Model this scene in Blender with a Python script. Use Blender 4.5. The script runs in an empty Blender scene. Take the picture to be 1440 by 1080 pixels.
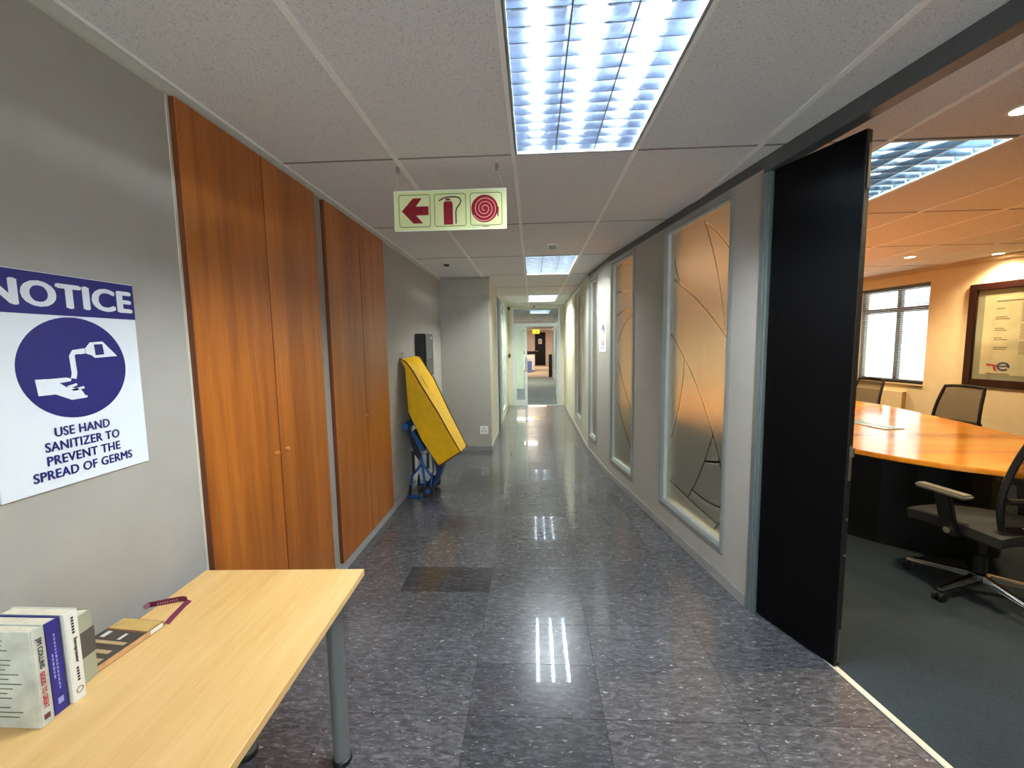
import bpy, bmesh, math, random
from mathutils import Vector, Matrix
random.seed(7)
scene = bpy.context.scene
C = scene.collection
PI = math.pi
H = 1.53          # camera height
CZ = 2.477        # ceiling height

# ------------------------------------------------------------------ camera
cam = bpy.data.cameras.new('camera'); cam_o = bpy.data.objects.new('camera', cam); C.objects.link(cam_o)
cam.sensor_width = 36.0; cam.lens = 582.93 / 1440 * 36.0; cam.clip_start = 0.02
_y, _p, _r = -0.0507708594, -0.0949250345, -0.0151713481
_f = Vector((math.sin(_y)*math.cos(_p), math.cos(_y)*math.cos(_p), math.sin(_p)))
_x = Vector((math.cos(_y), -math.sin(_y), 0)); _u = _x.cross(_f)
_x2 = _x*math.cos(_r) + _u*math.sin(_r); _u2 = -_x*math.sin(_r) + _u*math.cos(_r)
M = Matrix((_x2, _u2, -_f)).transposed().to_4x4(); M.translation = (0, 0, H)
cam_o.matrix_world = M
scene.camera = cam_o

# ------------------------------------------------------------------ world, exposure
world = bpy.data.worlds.new('overcast_sky'); scene.world = world; world.use_nodes = True
bg = world.node_tree.nodes['Background']; bg.inputs[0].default_value = (0.90, 0.96, 1.0, 1); bg.inputs[1].default_value = 4.6
vs = scene.view_settings
vs.view_transform = 'Standard'; vs.look = 'None'; vs.gamma = 1.0; vs.use_curve_mapping = False
vs.exposure = 0.52
try:
    scene.cycles.use_denoising = True
    scene.cycles.sample_clamp_indirect = 6.0
    scene.cycles.max_bounces = 10; scene.cycles.diffuse_bounces = 6; scene.cycles.transmission_bounces = 8; scene.cycles.transparent_max_bounces = 12
except Exception: pass
TUBE_NEAR = 175.0; TUBE_MID = 165.0; TUBE_FAR = 260.0
DOWNLIGHT_W = 120.0

# ------------------------------------------------------------------ material helpers
def lin(c):
    return tuple(((v/12.92) if v <= 0.04045 else ((v+0.055)/1.055)**2.4) for v in [x/255 for x in c]) + (1,)
class NT:
    def __init__(s, name):
        s.m = bpy.data.materials.new(name); s.m.use_nodes = True; s.t = s.m.node_tree; s.t.nodes.clear()
        s.out = s.t.nodes.new('ShaderNodeOutputMaterial')
    def n(s, typ, **kw):
        nd = s.t.nodes.new(typ)
        for k, v in kw.items():
            if k.startswith('i_'):
                key = k[2:]; key = int(key) if key.isdigit() else key.replace('_', ' ')
                nd.inputs[key].default_value = v
            else: setattr(nd, k, v)
        return nd
    def l(s, a, b): s.t.links.new(a, b)
    def math(s, op, a, b=None):
        nd = s.t.nodes.new('ShaderNodeMath'); nd.operation = op
        for i, v in enumerate((a, b)):
            if v is None: continue
            if isinstance(v, (int, float)): nd.inputs[i].default_value = v
            else: s.l(v, nd.inputs[i])
        return nd.outputs[0]
    def ramp(s, fac, stops):
        nd = s.t.nodes.new('ShaderNodeValToRGB'); e = nd.color_ramp.elements
        while len(e) < len(stops): e.new(0.5)
        for k, (p, c) in enumerate(stops): e[k].position = p; e[k].color = c
        s.l(fac, nd.inputs[0]); return nd.outputs[0]
    def bsdf(s, **kw):
        b = s.n('ShaderNodeBsdfPrincipled')
        for k, v in kw.items():
            key = k.replace('_', ' ')
            if isinstance(v, bpy.types.NodeSocket): s.l(v, b.inputs[key])
            else: b.inputs[key].default_value = v
        s.l(b.outputs[0], s.out.inputs[0]); return b
    def bump(s, b, h, strength=0.2, dist=0.002):
        nd = s.n('ShaderNodeBump'); nd.inputs['Strength'].default_value = strength; nd.inputs['Distance'].default_value = dist
        s.l(h, nd.inputs['Height']); s.l(nd.outputs[0], b.inputs['Normal'])
MATS = {}
def plain(name, c, rough=0.5, metal=0.0, var=0.04, scale=8.0, bump=0.0, bscale=200.0, **kw):
    if name in MATS: return MATS[name]
    t = NT(name); col = lin(c)
    tc = t.n('ShaderNodeTexCoord')
    nz = t.n('ShaderNodeTexNoise', i_Scale=scale, i_Detail=4.0); t.l(tc.outputs['Object'], nz.inputs['Vector'])
    a = tuple(max(0, v*(1-var*2)) for v in col[:3]) + (1,); b_ = tuple(min(1, v*(1+var*2)) for v in col[:3]) + (1,)
    r = t.ramp(nz.outputs['Fac'], [(0.3, a), (0.7, b_)])
    b = t.bsdf(Base_Color=r, Roughness=rough, Metallic=metal, **kw)
    if bump:
        n2 = t.n('ShaderNodeTexNoise', i_Scale=bscale, i_Detail=3.0); t.l(tc.outputs['Object'], n2.inputs['Vector'])
        t.bump(b, n2.outputs['Fac'], bump)
    MATS[name] = t.m; return t.m
def emit(name, c, strength):
    t = NT(name); e = t.n('ShaderNodeEmission'); e.inputs[0].default_value = c; e.inputs[1].default_value = strength
    t.l(e.outputs[0], t.out.inputs[0]); return t.m
def wood(name, dark, mid, light, axis='Z', rough=0.3, stretch=18.0, scale=6.0, coat=0.0, fine=True):
    t = NT(name); tc = t.n('ShaderNodeTexCoord'); oi = t.n('ShaderNodeObjectInfo')
    off = t.n('ShaderNodeVectorMath', operation='SCALE'); cb = t.n('ShaderNodeCombineXYZ')
    for k in range(3): t.l(oi.outputs['Random'], cb.inputs[k])
    t.l(cb.outputs[0], off.inputs[0]); off.inputs[3].default_value = 37.0
    ad = t.n('ShaderNodeVectorMath', operation='ADD'); t.l(tc.outputs['Object'], ad.inputs[0]); t.l(off.outputs[0], ad.inputs[1])
    mp = t.n('ShaderNodeMapping'); s = {'X': (1/stretch, 1, 1), 'Y': (1, 1/stretch, 1), 'Z': (1, 1, 1/stretch)}[axis]
    mp.inputs['Scale'].default_value = s; t.l(ad.outputs[0], mp.inputs['Vector'])
    n1 = t.n('ShaderNodeTexNoise', i_Scale=scale, i_Detail=6.0, i_Roughness=0.6, i_Distortion=0.4); t.l(mp.outputs[0], n1.inputs['Vector'])
    n2 = t.n('ShaderNodeTexNoise', i_Scale=scale*14, i_Detail=3.0); t.l(mp.outputs[0], n2.inputs['Vector'])
    f = t.math('ADD', t.math('MULTIPLY', n1.outputs['Fac'], 0.75), t.math('MULTIPLY', n2.outputs['Fac'], 0.25))
    r = t.ramp(f, [(0.34, lin(dark)), (0.5, lin(mid)), (0.66, lin(light))])
    b = t.bsdf(Base_Color=r, Roughness=rough, Coat_Weight=coat, Coat_Roughness=0.06)
    return t.m

M_wall = plain('taupe_wall_paint', (166, 161, 152), 0.75, var=0.015, bump=0.05, bscale=350)
M_wall_far = plain('cream_wall_paint', (214, 211, 192), 0.7, var=0.015, bump=0.04, bscale=350)
M_board_wall = plain('warm_cream_wall_paint', (226, 206, 166), 0.75, var=0.02, bump=0.04, bscale=300)
M_skirt = plain('grey_skirting', (168, 166, 163), 0.5, var=0.02)
M_cornice = plain('white_cornice', (190, 188, 180), 0.6, var=0.02)
M_alu = plain('grey_aluminium', (150, 160, 160), 0.35, 0.75, var=0.02)
M_alu_light = plain('pale_aluminium', (205, 212, 210), 0.35, 0.35, var=0.02)
M_alu_mid = plain('window_aluminium', (158, 164, 160), 0.3, 0.45, var=0.02)
M_alu_dark = plain('dark_grey_channel', (92, 94, 96), 0.45, 0.3, var=0.03)
M_black = plain('matt_black', (6, 6, 7), 0.55, var=0.1, Specular_IOR_Level=0.3)
M_blackleaf = plain('black_door_laminate', (4, 4, 5), 0.5, var=0.05, scale=3, Specular_IOR_Level=0.1)
M_plastic_black = plain('black_plastic', (22, 22, 23), 0.4, var=0.05)
M_chrome = plain('polished_metal', (205, 205, 205), 0.15, 1.0, var=0.02)
M_white = plain('white_plastic', (228, 228, 224), 0.4, var=0.02)
M_steel = plain('brushed_steel', (160, 158, 150), 0.3, 0.9, var=0.03)
M_legs = plain('grey_powder_coat', (120, 121, 122), 0.4, 0.3, var=0.03)
M_door_wood = wood('orange_brown_veneer', (134, 70, 18), (168, 94, 30), (190, 114, 44), 'Z', 0.34, 22, 7)
M_door_edge = wood('dark_edge_veneer', (84, 40, 16), (104, 54, 22), (120, 64, 28), 'Z', 0.4, 22, 7)
M_birch = wood('pale_birch_laminate', (214, 168, 100), (226, 182, 116), (234, 194, 132), 'Y', 0.38, 14, 9)
M_cherry = wood('glossy_cherry_veneer', (170, 88, 14), (226, 142, 36), (240, 172, 70), 'X', 0.16, 12, 4.5, coat=0.2)
M_mahogany = wood('dark_mahogany', (26, 9, 6), (38, 14, 9), (48, 20, 12), 'Z', 0.3, 10, 12)

def floor_mat():
    t = NT('grey_marbled_vinyl'); g = t.n('ShaderNodeNewGeometry'); oi = t.n('ShaderNodeObjectInfo')
    off = t.n('ShaderNodeVectorMath', operation='SCALE'); cb = t.n('ShaderNodeCombineXYZ')
    for k in range(2): t.l(oi.outputs['Random'], cb.inputs[k])
    t.l(cb.outputs[0], off.inputs[0]); off.inputs[3].default_value = 19.0
    ad = t.n('ShaderNodeVectorMath', operation='ADD'); t.l(g.outputs['Position'], ad.inputs[0]); t.l(off.outputs[0], ad.inputs[1])
    mp = t.n('ShaderNodeMapping'); mp.inputs['Scale'].default_value = (0.42, 1.3, 1); t.l(ad.outputs[0], mp.inputs['Vector'])
    n1 = t.n('ShaderNodeTexNoise', i_Scale=44.0, i_Detail=7.0, i_Roughness=0.7, i_Distortion=1.0); t.l(mp.outputs[0], n1.inputs['Vector'])
    n2 = t.n('ShaderNodeTexNoise', i_Scale=75.0, i_Detail=3.0, i_Roughness=0.55, i_Distortion=0.6); t.l(mp.outputs[0], n2.inputs['Vector'])
    base = t.ramp(n1.outputs['Fac'], [(0.30, lin((54, 54, 57))), (0.48, lin((80, 80, 84))), (0.60, lin((102, 102, 106))), (0.72, lin((138, 138, 140)))])
    fl = t.ramp(n2.outputs['Fac'], [(0.655, (0, 0, 0, 1)), (0.70, (1, 1, 1, 1))])
    mx = t.n('ShaderNodeMix', data_type='RGBA'); t.l(t.math('MULTIPLY', fl, 0.8), mx.inputs[0]); t.l(base, mx.inputs[6]); mx.inputs[7].default_value = lin((190, 190, 192))
    rnd = t.ramp(oi.outputs['Random'], [(0.0, (0.80, 0.80, 0.80, 1)), (0.5, (0.95, 0.95, 0.95, 1)), (1.0, (1.08, 1.08, 1.08, 1))])
    m2 = t.n('ShaderNodeMix', data_type='RGBA', blend_type='MULTIPLY'); m2.inputs[0].default_value = 1.0; t.l(mx.outputs[2], m2.inputs[6]); t.l(rnd, m2.inputs[7])
    m5 = t.n('ShaderNodeMix', data_type='RGBA', blend_type='MULTIPLY'); m5.inputs[0].default_value = 1.0; t.l(m2.outputs[2], m5.inputs[6]); t.l(oi.outputs['Color'], m5.inputs[7]); m2 = m5
    n3 = t.n('ShaderNodeTexNoise', i_Scale=3.0, i_Detail=3.0); t.l(g.outputs['Position'], n3.inputs['Vector'])
    rr = t.math('ADD', t.math('MULTIPLY', n3.outputs['Fac'], 0.16), 0.16)
    b = t.bsdf(Base_Color=m2.outputs[2], Roughness=rr, Coat_Weight=0.55, Coat_Roughness=0.03, Coat_IOR=1.45)
    n4 = t.n('ShaderNodeTexNoise', i_Scale=2.2, i_Detail=2.0); t.l(g.outputs['Position'], n4.inputs['Vector'])
    return t.m
M_floor = floor_mat()
def ceil_mat():
    t = NT('speckled_mineral_fibre'); g = t.n('ShaderNodeNewGeometry')
    n1 = t.n('ShaderNodeTexNoise', i_Scale=160.0, i_Detail=4.0, i_Roughness=0.7); t.l(g.outputs['Position'], n1.inputs['Vector'])
    r = t.ramp(n1.outputs['Fac'], [(0.34, lin((170, 170, 170))), (0.42, lin((221, 221, 221))), (0.7, lin((231, 231, 232)))])
    b = t.bsdf(Base_Color=r, Roughness=0.9); t.bump(b, n1.outputs['Fac'], 0.25, 0.003); return t.m
M_ceil = ceil_mat()
M_bar = plain('ceiling_grid_bar', (246, 245, 243), 0.55, var=0.02)
M_seam = plain('ceiling_seam_bar', (128, 126, 124), 0.6, var=0.02)
def carpet_mat(name, a, b_, s=140.0):
    t = NT(name); g = t.n('ShaderNodeNewGeometry')
    n1 = t.n('ShaderNodeTexNoise', i_Scale=s, i_Detail=3.0); t.l(g.outputs['Position'], n1.inputs['Vector'])
    n2 = t.n('ShaderNodeTexNoise', i_Scale=2.5, i_Detail=4.0); t.l(g.outputs['Position'], n2.inputs['Vector'])
    f = t.math('ADD', t.math('MULTIPLY', n1.outputs['Fac'], 0.6), t.math('MULTIPLY', n2.outputs['Fac'], 0.4))
    r = t.ramp(f, [(0.35, lin(a)), (0.65, lin(b_))]); b = t.bsdf(Base_Color=r, Roughness=0.95); t.bump(b, n1.outputs['Fac'], 0.5, 0.004); return t.m
M_carpet = carpet_mat('teal_grey_carpet', (22, 35, 42), (40, 53, 60))
M_carpet_far = carpet_mat('grey_green_carpet', (110, 122, 120), (140, 152, 150))
M_carpet_beige = carpet_mat('beige_carpet', (178, 158, 136), (200, 180, 156))
M_louvre = plain('louvre_aluminium', (172, 182, 198), 0.2, 1.0, var=0.01)
M_refl = plain('aluminium_reflector', (150, 160, 174), 0.2, 1.0, var=0.0)
M_clear = None
def glass_mat(name, tint=(0.95, 0.98, 0.97, 1), gl=0.06):
    t = NT(name); tr = t.n('ShaderNodeBsdfTransparent'); tr.inputs[0].default_value = tint
    g = t.n('ShaderNodeBsdfGlossy'); g.inputs['Roughness'].default_value = 0.02
    lw = t.n('ShaderNodeLayerWeight'); lw.inputs[0].default_value = 0.3
    f = t.math('ADD', t.math('MULTIPLY', lw.outputs['Fresnel'], 0.5), gl*0.3)
    mx = t.n('ShaderNodeMixShader'); t.l(f, mx.inputs[0]); t.l(tr.outputs[0], mx.inputs[1]); t.l(g.outputs[0], mx.inputs[2]); t.l(mx.outputs[0], t.out.inputs[0]); return t.m
M_glass = glass_mat('clear_glass')
def frost_mat(name, arcs, width=0.0065):
    """frosted film on glass with clear cut lines: each arc = centre s, centre z, radius, s range, z range"""
    t = NT(name); tc = t.n('ShaderNodeTexCoord'); mask = None
    mp = t.n('ShaderNodeSeparateXYZ'); t.l(tc.outputs['Object'], mp.inputs[0]); S, Z = mp.outputs[0], mp.outputs[2]
    flat = t.n('ShaderNodeCombineXYZ'); t.l(S, flat.inputs[0]); t.l(Z, flat.inputs[1])
    for cx, cz, r, s0, s1, z0, z1 in arcs:
        d = t.n('ShaderNodeVectorMath', operation='DISTANCE'); t.l(flat.outputs[0], d.inputs[0]); d.inputs[1].default_value = (cx, cz, 0)
        on = t.math('LESS_THAN', t.math('ABSOLUTE', t.math('SUBTRACT', d.outputs['Value'], r)), width)
        bs = t.math('LESS_THAN', t.math('ABSOLUTE', t.math('SUBTRACT', S, (s0+s1)/2)), (s1-s0)/2)
        bz = t.math('LESS_THAN', t.math('ABSOLUTE', t.math('SUBTRACT', Z, (z0+z1)/2)), (z1-z0)/2)
        k = t.math('MULTIPLY', on, t.math('MULTIPLY', bs, bz))
        mask = k if mask is None else t.math('MAXIMUM', mask, k)
    rf = t.n('ShaderNodeBsdfRefraction'); rf.inputs['Roughness'].default_value = 0.42; rf.inputs['IOR'].default_value = 1.2; rf.inputs['Color'].default_value = (0.93, 0.97, 0.95, 1)
    tl = t.n('ShaderNodeBsdfTranslucent'); tl.inputs[0].default_value = (0.86, 0.9, 0.87, 1)
    df = t.n('ShaderNodeBsdfDiffuse'); df.inputs[0].default_value = (0.7, 0.73, 0.71, 1)
    m1 = t.n('ShaderNodeMixShader'); m1.inputs[0].default_value = 0.1; t.l(rf.outputs[0], m1.inputs[1]); t.l(tl.outputs[0], m1.inputs[2])
    m2 = t.n('ShaderNodeMixShader'); m2.inputs[0].default_value = 0.05; t.l(m1.outputs[0], m2.inputs[1]); t.l(df.outputs[0], m2.inputs[2])
    gl = t.n('ShaderNodeBsdfGlossy'); gl.inputs['Roughness'].default_value = 0.15
    lw = t.n('ShaderNodeLayerWeight'); lw.inputs[0].default_value = 0.25
    m3 = t.n('ShaderNodeMixShader'); t.l(t.math('MULTIPLY', lw.outputs['Fresnel'], 0.35), m3.inputs[0]); t.l(m2.outputs[0], m3.inputs[1]); t.l(gl.outputs[0], m3.inputs[2])
    tr = t.n('ShaderNodeBsdfTransparent'); tr.inputs[0].default_value = (0.93, 0.96, 0.95, 1)
    if mask is not None:
        m4 = t.n('ShaderNodeMixShader'); t.l(mask, m4.inputs[0]); t.l(m3.outputs[0], m4.inputs[1]); t.l(tr.outputs[0], m4.inputs[2]); res = m4.outputs[0]
    else: res = m3.outputs[0]
    t.l(res, t.out.inputs[0]); return t.m

# ------------------------------------------------------------------ mesh helpers
class MB:
    def __init__(s): s.v = []; s.f = []
    def add(s, vs_, fs_):
        o = len(s.v); s.v += [tuple(v) for v in vs_]; s.f += [tuple(i+o for i in f) for f in fs_]; return s
    def box(s, x0, x1, y0, y1, z0, z1):
        return s.add([(x0,y0,z0),(x1,y0,z0),(x1,y1,z0),(x0,y1,z0),(x0,y0,z1),(x1,y0,z1),(x1,y1,z1),(x0,y1,z1)],
                     [(0,3,2,1),(4,5,6,7),(0,1,5,4),(1,2,6,5),(2,3,7,6),(3,0,4,7)])
    def prism(s, pts, vec):
        n = len(pts); vec = Vector(vec); P = [Vector(p) for p in pts]
        nrm = Vector((0,0,0))
        for i in range(n): nrm += P[i].cross(P[(i+1) % n])
        if nrm.dot(vec) > 0: P.reverse()
        vs_ = P + [p+vec for p in P]
        fs_ = [tuple(range(n)), tuple(range(2*n-1, n-1, -1))] + [(i, i+n, (i+1) % n+n, (i+1) % n) for i in range(n)]
        return s.add(vs_, fs_)
    def loft(s, A, B):
        n = len(A); return s.add(list(A)+list(B), [tuple(range(n)), tuple(range(2*n-1, n-1, -1))] + [(i, i+n, (i+1) % n+n, (i+1) % n) for i in range(n)])
    def cyl(s, p0, p1, r0, r1=None, n=16):
        r1 = r0 if r1 is None else r1; p0 = Vector(p0); p1 = Vector(p1); d = (p1-p0).normalized()
        a = d.orthogonal().normalized(); b = d.cross(a); vs_ = []
        for p, r in ((p0, r0), (p1, r1)):
            for k in range(n):
                t = 2*PI*k/n; vs_.append(p + a*(r*math.cos(t)) + b*(r*math.sin(t)))
        return s.add(vs_, [tuple(range(n-1, -1, -1)), tuple(range(n, 2*n))] + [(i, (i+1) % n, (i+1) % n+n, i+n) for i in range(n)])
    def tube(s, pts, r, n=8):
        P = [Vector(p) for p in pts]; m = len(P); vs_ = []; a = None
        for i, p in enumerate(P):
            d = ((P[min(i+1, m-1)]-p).normalized() + (p-P[max(i-1, 0)]).normalized())
            d = d.normalized() if d.length > 1e-6 else (P[min(i+1, m-1)]-P[max(i-1, 0)]).normalized()
            a = d.orthogonal().normalized() if a is None else (a - d*a.dot(d)).normalized()
            b = d.cross(a); rr = r[i] if isinstance(r, (list, tuple)) else r
            vs_ += [p + a*(rr*math.cos(2*PI*k/n)) + b*(rr*math.sin(2*PI*k/n)) for k in range(n)]
        fs_ = [tuple(range(n-1, -1, -1)), tuple(range((m-1)*n, m*n))]
        for i in range(m-1):
            fs_ += [(i*n+k, i*n+(k+1) % n, (i+1)*n+(k+1) % n, (i+1)*n+k) for k in range(n)]
        return s.add(vs_, fs_)
    def lathe(s, prof, c=(0,0,0), n=24):
        vs_ = []; m = len(prof); cx, cy, cz = c
        for r, z in prof:
            vs_ += [(cx+r*math.cos(2*PI*k/n), cy+r*math.sin(2*PI*k/n), cz+z) for k in range(n)]
        fs_ = [tuple(range(n-1, -1, -1)), tuple(range((m-1)*n, m*n))]
        for i in range(m-1): fs_ += [(i*n+k, i*n+(k+1) % n, (i+1)*n+(k+1) % n, (i+1)*n+k) for k in range(n)]
        return s.add(vs_, fs_)
    def sheet(s, grid):
        m, n = len(grid), len(grid[0]); vs_ = [p for row in grid for p in row]
        return s.add(vs_, [(i*n+j, i*n+j+1, (i+1)*n+j+1, (i+1)*n+j) for i in range(m-1) for j in range(n-1)])
    def strip(s, pts, w, N, T=0.0008):
        """flat ribbon of width w along pts lying in the plane with normal N, raised by T"""
        P = [Vector(p) for p in pts]; N = Vector(N).normalized(); m = len(P); L = []; R = []
        for i, p in enumerate(P):
            d = (P[min(i+1, m-1)]-P[max(i-1, 0)]).normalized(); q = d.cross(N); ww = w[i] if isinstance(w, (list, tuple)) else w
            L.append(p+q*ww/2); R.append(p-q*ww/2)
        a = [p+N*T for p in L]; b = [p+N*T for p in R]
        vs_ = L+R+a+b; fs_ = []
        for i in range(m-1):
            fs_ += [(2*m+i, 3*m+i, 3*m+i+1, 2*m+i+1), (i, i+1, m+i+1, m+i), (i, 2*m+i, 2*m+i+1, i+1), (m+i, m+i+1, 3*m+i+1, 3*m+i)]
        fs_ += [(0, m, 3*m, 2*m), (m-1, 3*m-1, 4*m-1, 2*m-1)]
        return s.add(vs_, fs_)
    def xf(s, mat): s.v = [tuple(mat @ Vector(v)) for v in s.v]; return s
def wloc(o):
    v = Vector((0, 0, 0))
    while o is not None: v += Vector(o.location); o = o.parent
    return v
def mesh_of(name, mb, mat, smooth=False, bevel=0.0, seg=2):
    me = bpy.data.meshes.new(name); me.from_pydata([tuple(v) for v in mb.v], [], mb.f)
    bm = bmesh.new(); bm.from_mesh(me); bmesh.ops.recalc_face_normals(bm, faces=bm.faces)
    if bevel: bmesh.ops.bevel(bm, geom=[e for e in bm.edges if len(e.link_faces) == 2 and e.calc_face_angle(0) > 0.5], offset=bevel, segments=seg, affect='EDGES', clamp_overlap=True)
    bm.to_mesh(me); bm.free()
    me.materials.append(mat)
    if smooth: me.polygons.foreach_set('use_smooth', [True]*len(me.polygons)); me.set_sharp_from_angle(angle=0.7)
    me.update(); return me
def obj(name, mb, mat, parent=None, smooth=False, bevel=0.0, local=False, seg=2, at=None):
    """one mesh object; coordinates are world ones unless local, at = own origin"""
    base = Vector((0,0,0)) if local else (wloc(parent) if parent else Vector((0,0,0)))
    if at is not None: base = Vector(at)
    if base.length: mb.v = [tuple(Vector(v)-base) for v in mb.v]
    o = bpy.data.objects.new(name, mesh_of(name, mb, mat, smooth, bevel, seg)); C.objects.link(o)
    if parent is not None:
        o.parent = parent
        if at is not None: o.location = base - wloc(parent)
    elif at is not None: o.location = base
    return o
def tag(o, label, cat, group=None):
    o['label'] = label; o['category'] = cat
    if group: o['group'] = group
    return o
def thing(name, label, cat, loc=(0,0,0), rz=0, group=None):
    o = bpy.data.objects.new(name, None); C.objects.link(o); o.location = loc; o.rotation_euler = (0,0,rz); o.empty_display_size = 0.1
    return tag(o, label, cat, group)
def struct(o, label=None, cat=None):
    o['kind'] = 'structure'
    if label: o['label'] = label
    if cat: o['category'] = cat
    return o
def sroot(name, label, cat, loc=(0,0,0), rz=0):
    o = bpy.data.objects.new(name, None); C.objects.link(o); o.location = loc; o.rotation_euler = (0,0,rz); o.empty_display_size = 0.1
    return struct(o, label, cat)
def copy_tree(o, parent=None):
    c = o.copy(); C.objects.link(c); c.parent = parent
    for ch in list(o.children): copy_tree(ch, c)
    return c
def text_mb(body, size, align='CENTER', bold=0.0, sx=1.0, depth=0.0):
    cu = bpy.data.curves.new('txt', 'FONT'); cu.body = body; cu.size = size; cu.align_x = align; cu.align_y = 'CENTER'; cu.extrude = depth; cu.resolution_u = 4; cu.space_character = 1.06
    o = bpy.data.objects.new('txt', cu); C.objects.link(o); dg = bpy.context.evaluated_depsgraph_get(); dg.update()
    me = bpy.data.meshes.new_from_object(o.evaluated_get(dg)); mb = MB()
    for k_, (q_, w_) in enumerate(((-1, 0), (-0.5, .4), (0, 0), (0.5, -.4), (1, 0), (0, .5), (0, -.5)) if bold else ((0, 0),)): mb.add([(v.co.x*sx+q_*bold*size, v.co.y+w_*bold*size, v.co.z+k_*0.00008) for v in me.vertices], [tuple(p.vertices) for p in me.polygons])
    bpy.data.objects.remove(o); bpy.data.curves.remove(cu); bpy.data.meshes.remove(me); return mb
def basis(O, U, V):
    U = Vector(U).normalized(); V = Vector(V).normalized(); N = U.cross(V); m = Matrix((U, V, N)).transposed().to_4x4(); m.translation = Vector(O); return m
def flat_poly(pts, T=0.0008):
    return MB().prism([(x, y, 0) for x, y in pts], (0, 0, T))
def disc(r, n=48, c=(0,0), T=0.0008): return flat_poly([(c[0]+r*math.cos(2*PI*k/n), c[1]+r*math.sin(2*PI*k/n)) for k in range(n)], T)
def clip(poly, a, b, c):
    """keep a*x+b*y <= c"""
    out = []
    for i in range(len(poly)):
        p, q = poly[i], poly[(i+1) % len(poly)]; dp = a*p[0]+b*p[1]-c; dq = a*q[0]+b*q[1]-c
        if dp <= 0: out.append(p)
        if dp*dq < 0:
            t = dp/(dp-dq); out.append((p[0]+t*(q[0]-p[0]), p[1]+t*(q[1]-p[1])))
    return out

# ------------------------------------------------------------------ plan of the place
LX = -1.31                               # left corridor wall
RY = 5.88; NX = -0.61                    # return wall and the narrow corridor's left wall
EY = 10.35                               # glazed screen at the end
RX = 0.775                               # far part of the right wall
def rx(Y): return 1.21 - 0.15*(Y-2.35)   # near part of the right wall, face towards the corridor
K = math.hypot(0.15, 1); RD = Vector((-0.15/K, 1/K, 0)); RN = Vector((-1/K, -0.15/K, 0))   # along the wall, out of the wall
TH = 0.115
BEND = 4.72
RZ = math.atan2(RD.y, RD.x)
MD = (Vector((RX, 5.85, 0)) - Vector((rx(BEND), BEND, 0))); ML = MD.length; MD.normalize(); MRZ = math.atan2(MD.y, MD.x)
DOOR_Y = 2.315; OPEN_Y = 0.45
BX = lambda Y: 5.47 - 0.15*(Y-5.05)      # boardroom outer wall
BY0, BY1 = -0.9, 8.6

# ---- floor: vinyl tiles in a stack bond
fb = MB().prism([(LX-.05, -3.0, -0.06), (1.95, -3.0, -0.06), (rx(OPEN_Y)+.06, OPEN_Y, -0.06), (rx(DOOR_Y)+.06, DOOR_Y, -.06), (rx(BEND)+.06, BEND, -.06), (RX+.06, 5.85, -.06), (RX+.06, EY, -.06), (NX-.05, EY, -.06), (NX-.05, RY+.05, -.06), (LX-.05, RY+.05, -.06)], (0, 0, 0.057))
floor = struct(obj('floor', fb, plain('dark_joint', (30, 30, 33), 0.6)))
TW, TD = 0.5635, 0.2865; G = 0.0008
tile_me = mesh_of('tile', MB().box(-TW/2+G, TW/2-G, -TD/2+G, TD/2-G, -0.004, 0), M_floor, bevel=0.0006, seg=1)
DARK_TILES = {(-1, 3): (.50, .48, .50, 1), (-1, 9): (.55, .56, .55, 1), (-1, 10): (.55, .56, .55, 1), (-1, 11): (.55, .56, .55, 1), (0, 0): (.66, .66, .70, 1), (0, -1): (.62, .64, .66, 1), (0, -2): (.7, .7, .72, 1), (0, 7): (.75, .78, .76, 1), (-1, 6): (.8, .8, .82, 1), (1, 3): (.85, .85, .88, 1), (0, 5): (.85, .85, .85, 1)}
for i in range(-3, 4):
    for j in range(-6, 33):
        x0 = -0.285+i*TW; y0 = 1.571+j*TD; x1, y1 = x0+TW, y0+TD
        if y0 > EY or y1 < -0.2: continue
        poly = [(x0+G, y0+G), (x1-G, y0+G), (x1-G, y1-G), (x0+G, y1-G)]; n0 = poly
        ym = (y0+y1)/2
        xl = NX-.03 if ym > RY else LX-.03
        if x1 <= xl: continue
        if ym < BEND: a, b, c = 1, 0.15, 1.21+0.15*2.35 + 0.10
        elif ym < 5.85: a, b, c = MD.y, -MD.x, MD.y*rx(BEND)-MD.x*BEND + 0.02
        else: a, b, c = 1, 0, RX+0.03
        cut = clip(poly, a, b, c)
        if x0 < xl: cut = clip(cut, -1, 0, -xl)
        if y1 > EY: cut = clip(cut, 0, 1, EY)
        if len(cut) < 3: continue
        if cut == n0:
            o = bpy.data.objects.new('tile', tile_me); C.objects.link(o); o.parent = floor; o.location = ((x0+x1)/2, ym, 0)
            o.color = DARK_TILES.get((i, j), (1, 1, 1, 1))      # a few replaced tiles are a darker batch
        else:
            obj('tile', MB().prism([(x, y, -0.004) for x, y in cut], (0, 0, 0.004)), M_floor, floor)
# ---- boardroom carpet
struct(obj('floor_boardroom', MB().prism([(rx(BY0)+TH, BY0, -0.05), (BX(BY0), BY0, -0.05), (BX(BY1), BY1, -0.05), (RX+.1, BY1, -.05), (RX+.1, 5.85, -.05), (rx(BEND)+TH, BEND, -0.05)], (0, 0, 0.054)), M_carpet))
# ---- rooms beyond the glazed screen
struct(obj('floor_far_office', MB().box(-2.2, 2.6, EY, 19.4, -0.05, 0.0), M_carpet_far))
struct(obj('floor_reception', MB().box(-2.2, 2.6, 19.4, 30.2, -0.05, 0.0), M_carpet_beige))

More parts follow.
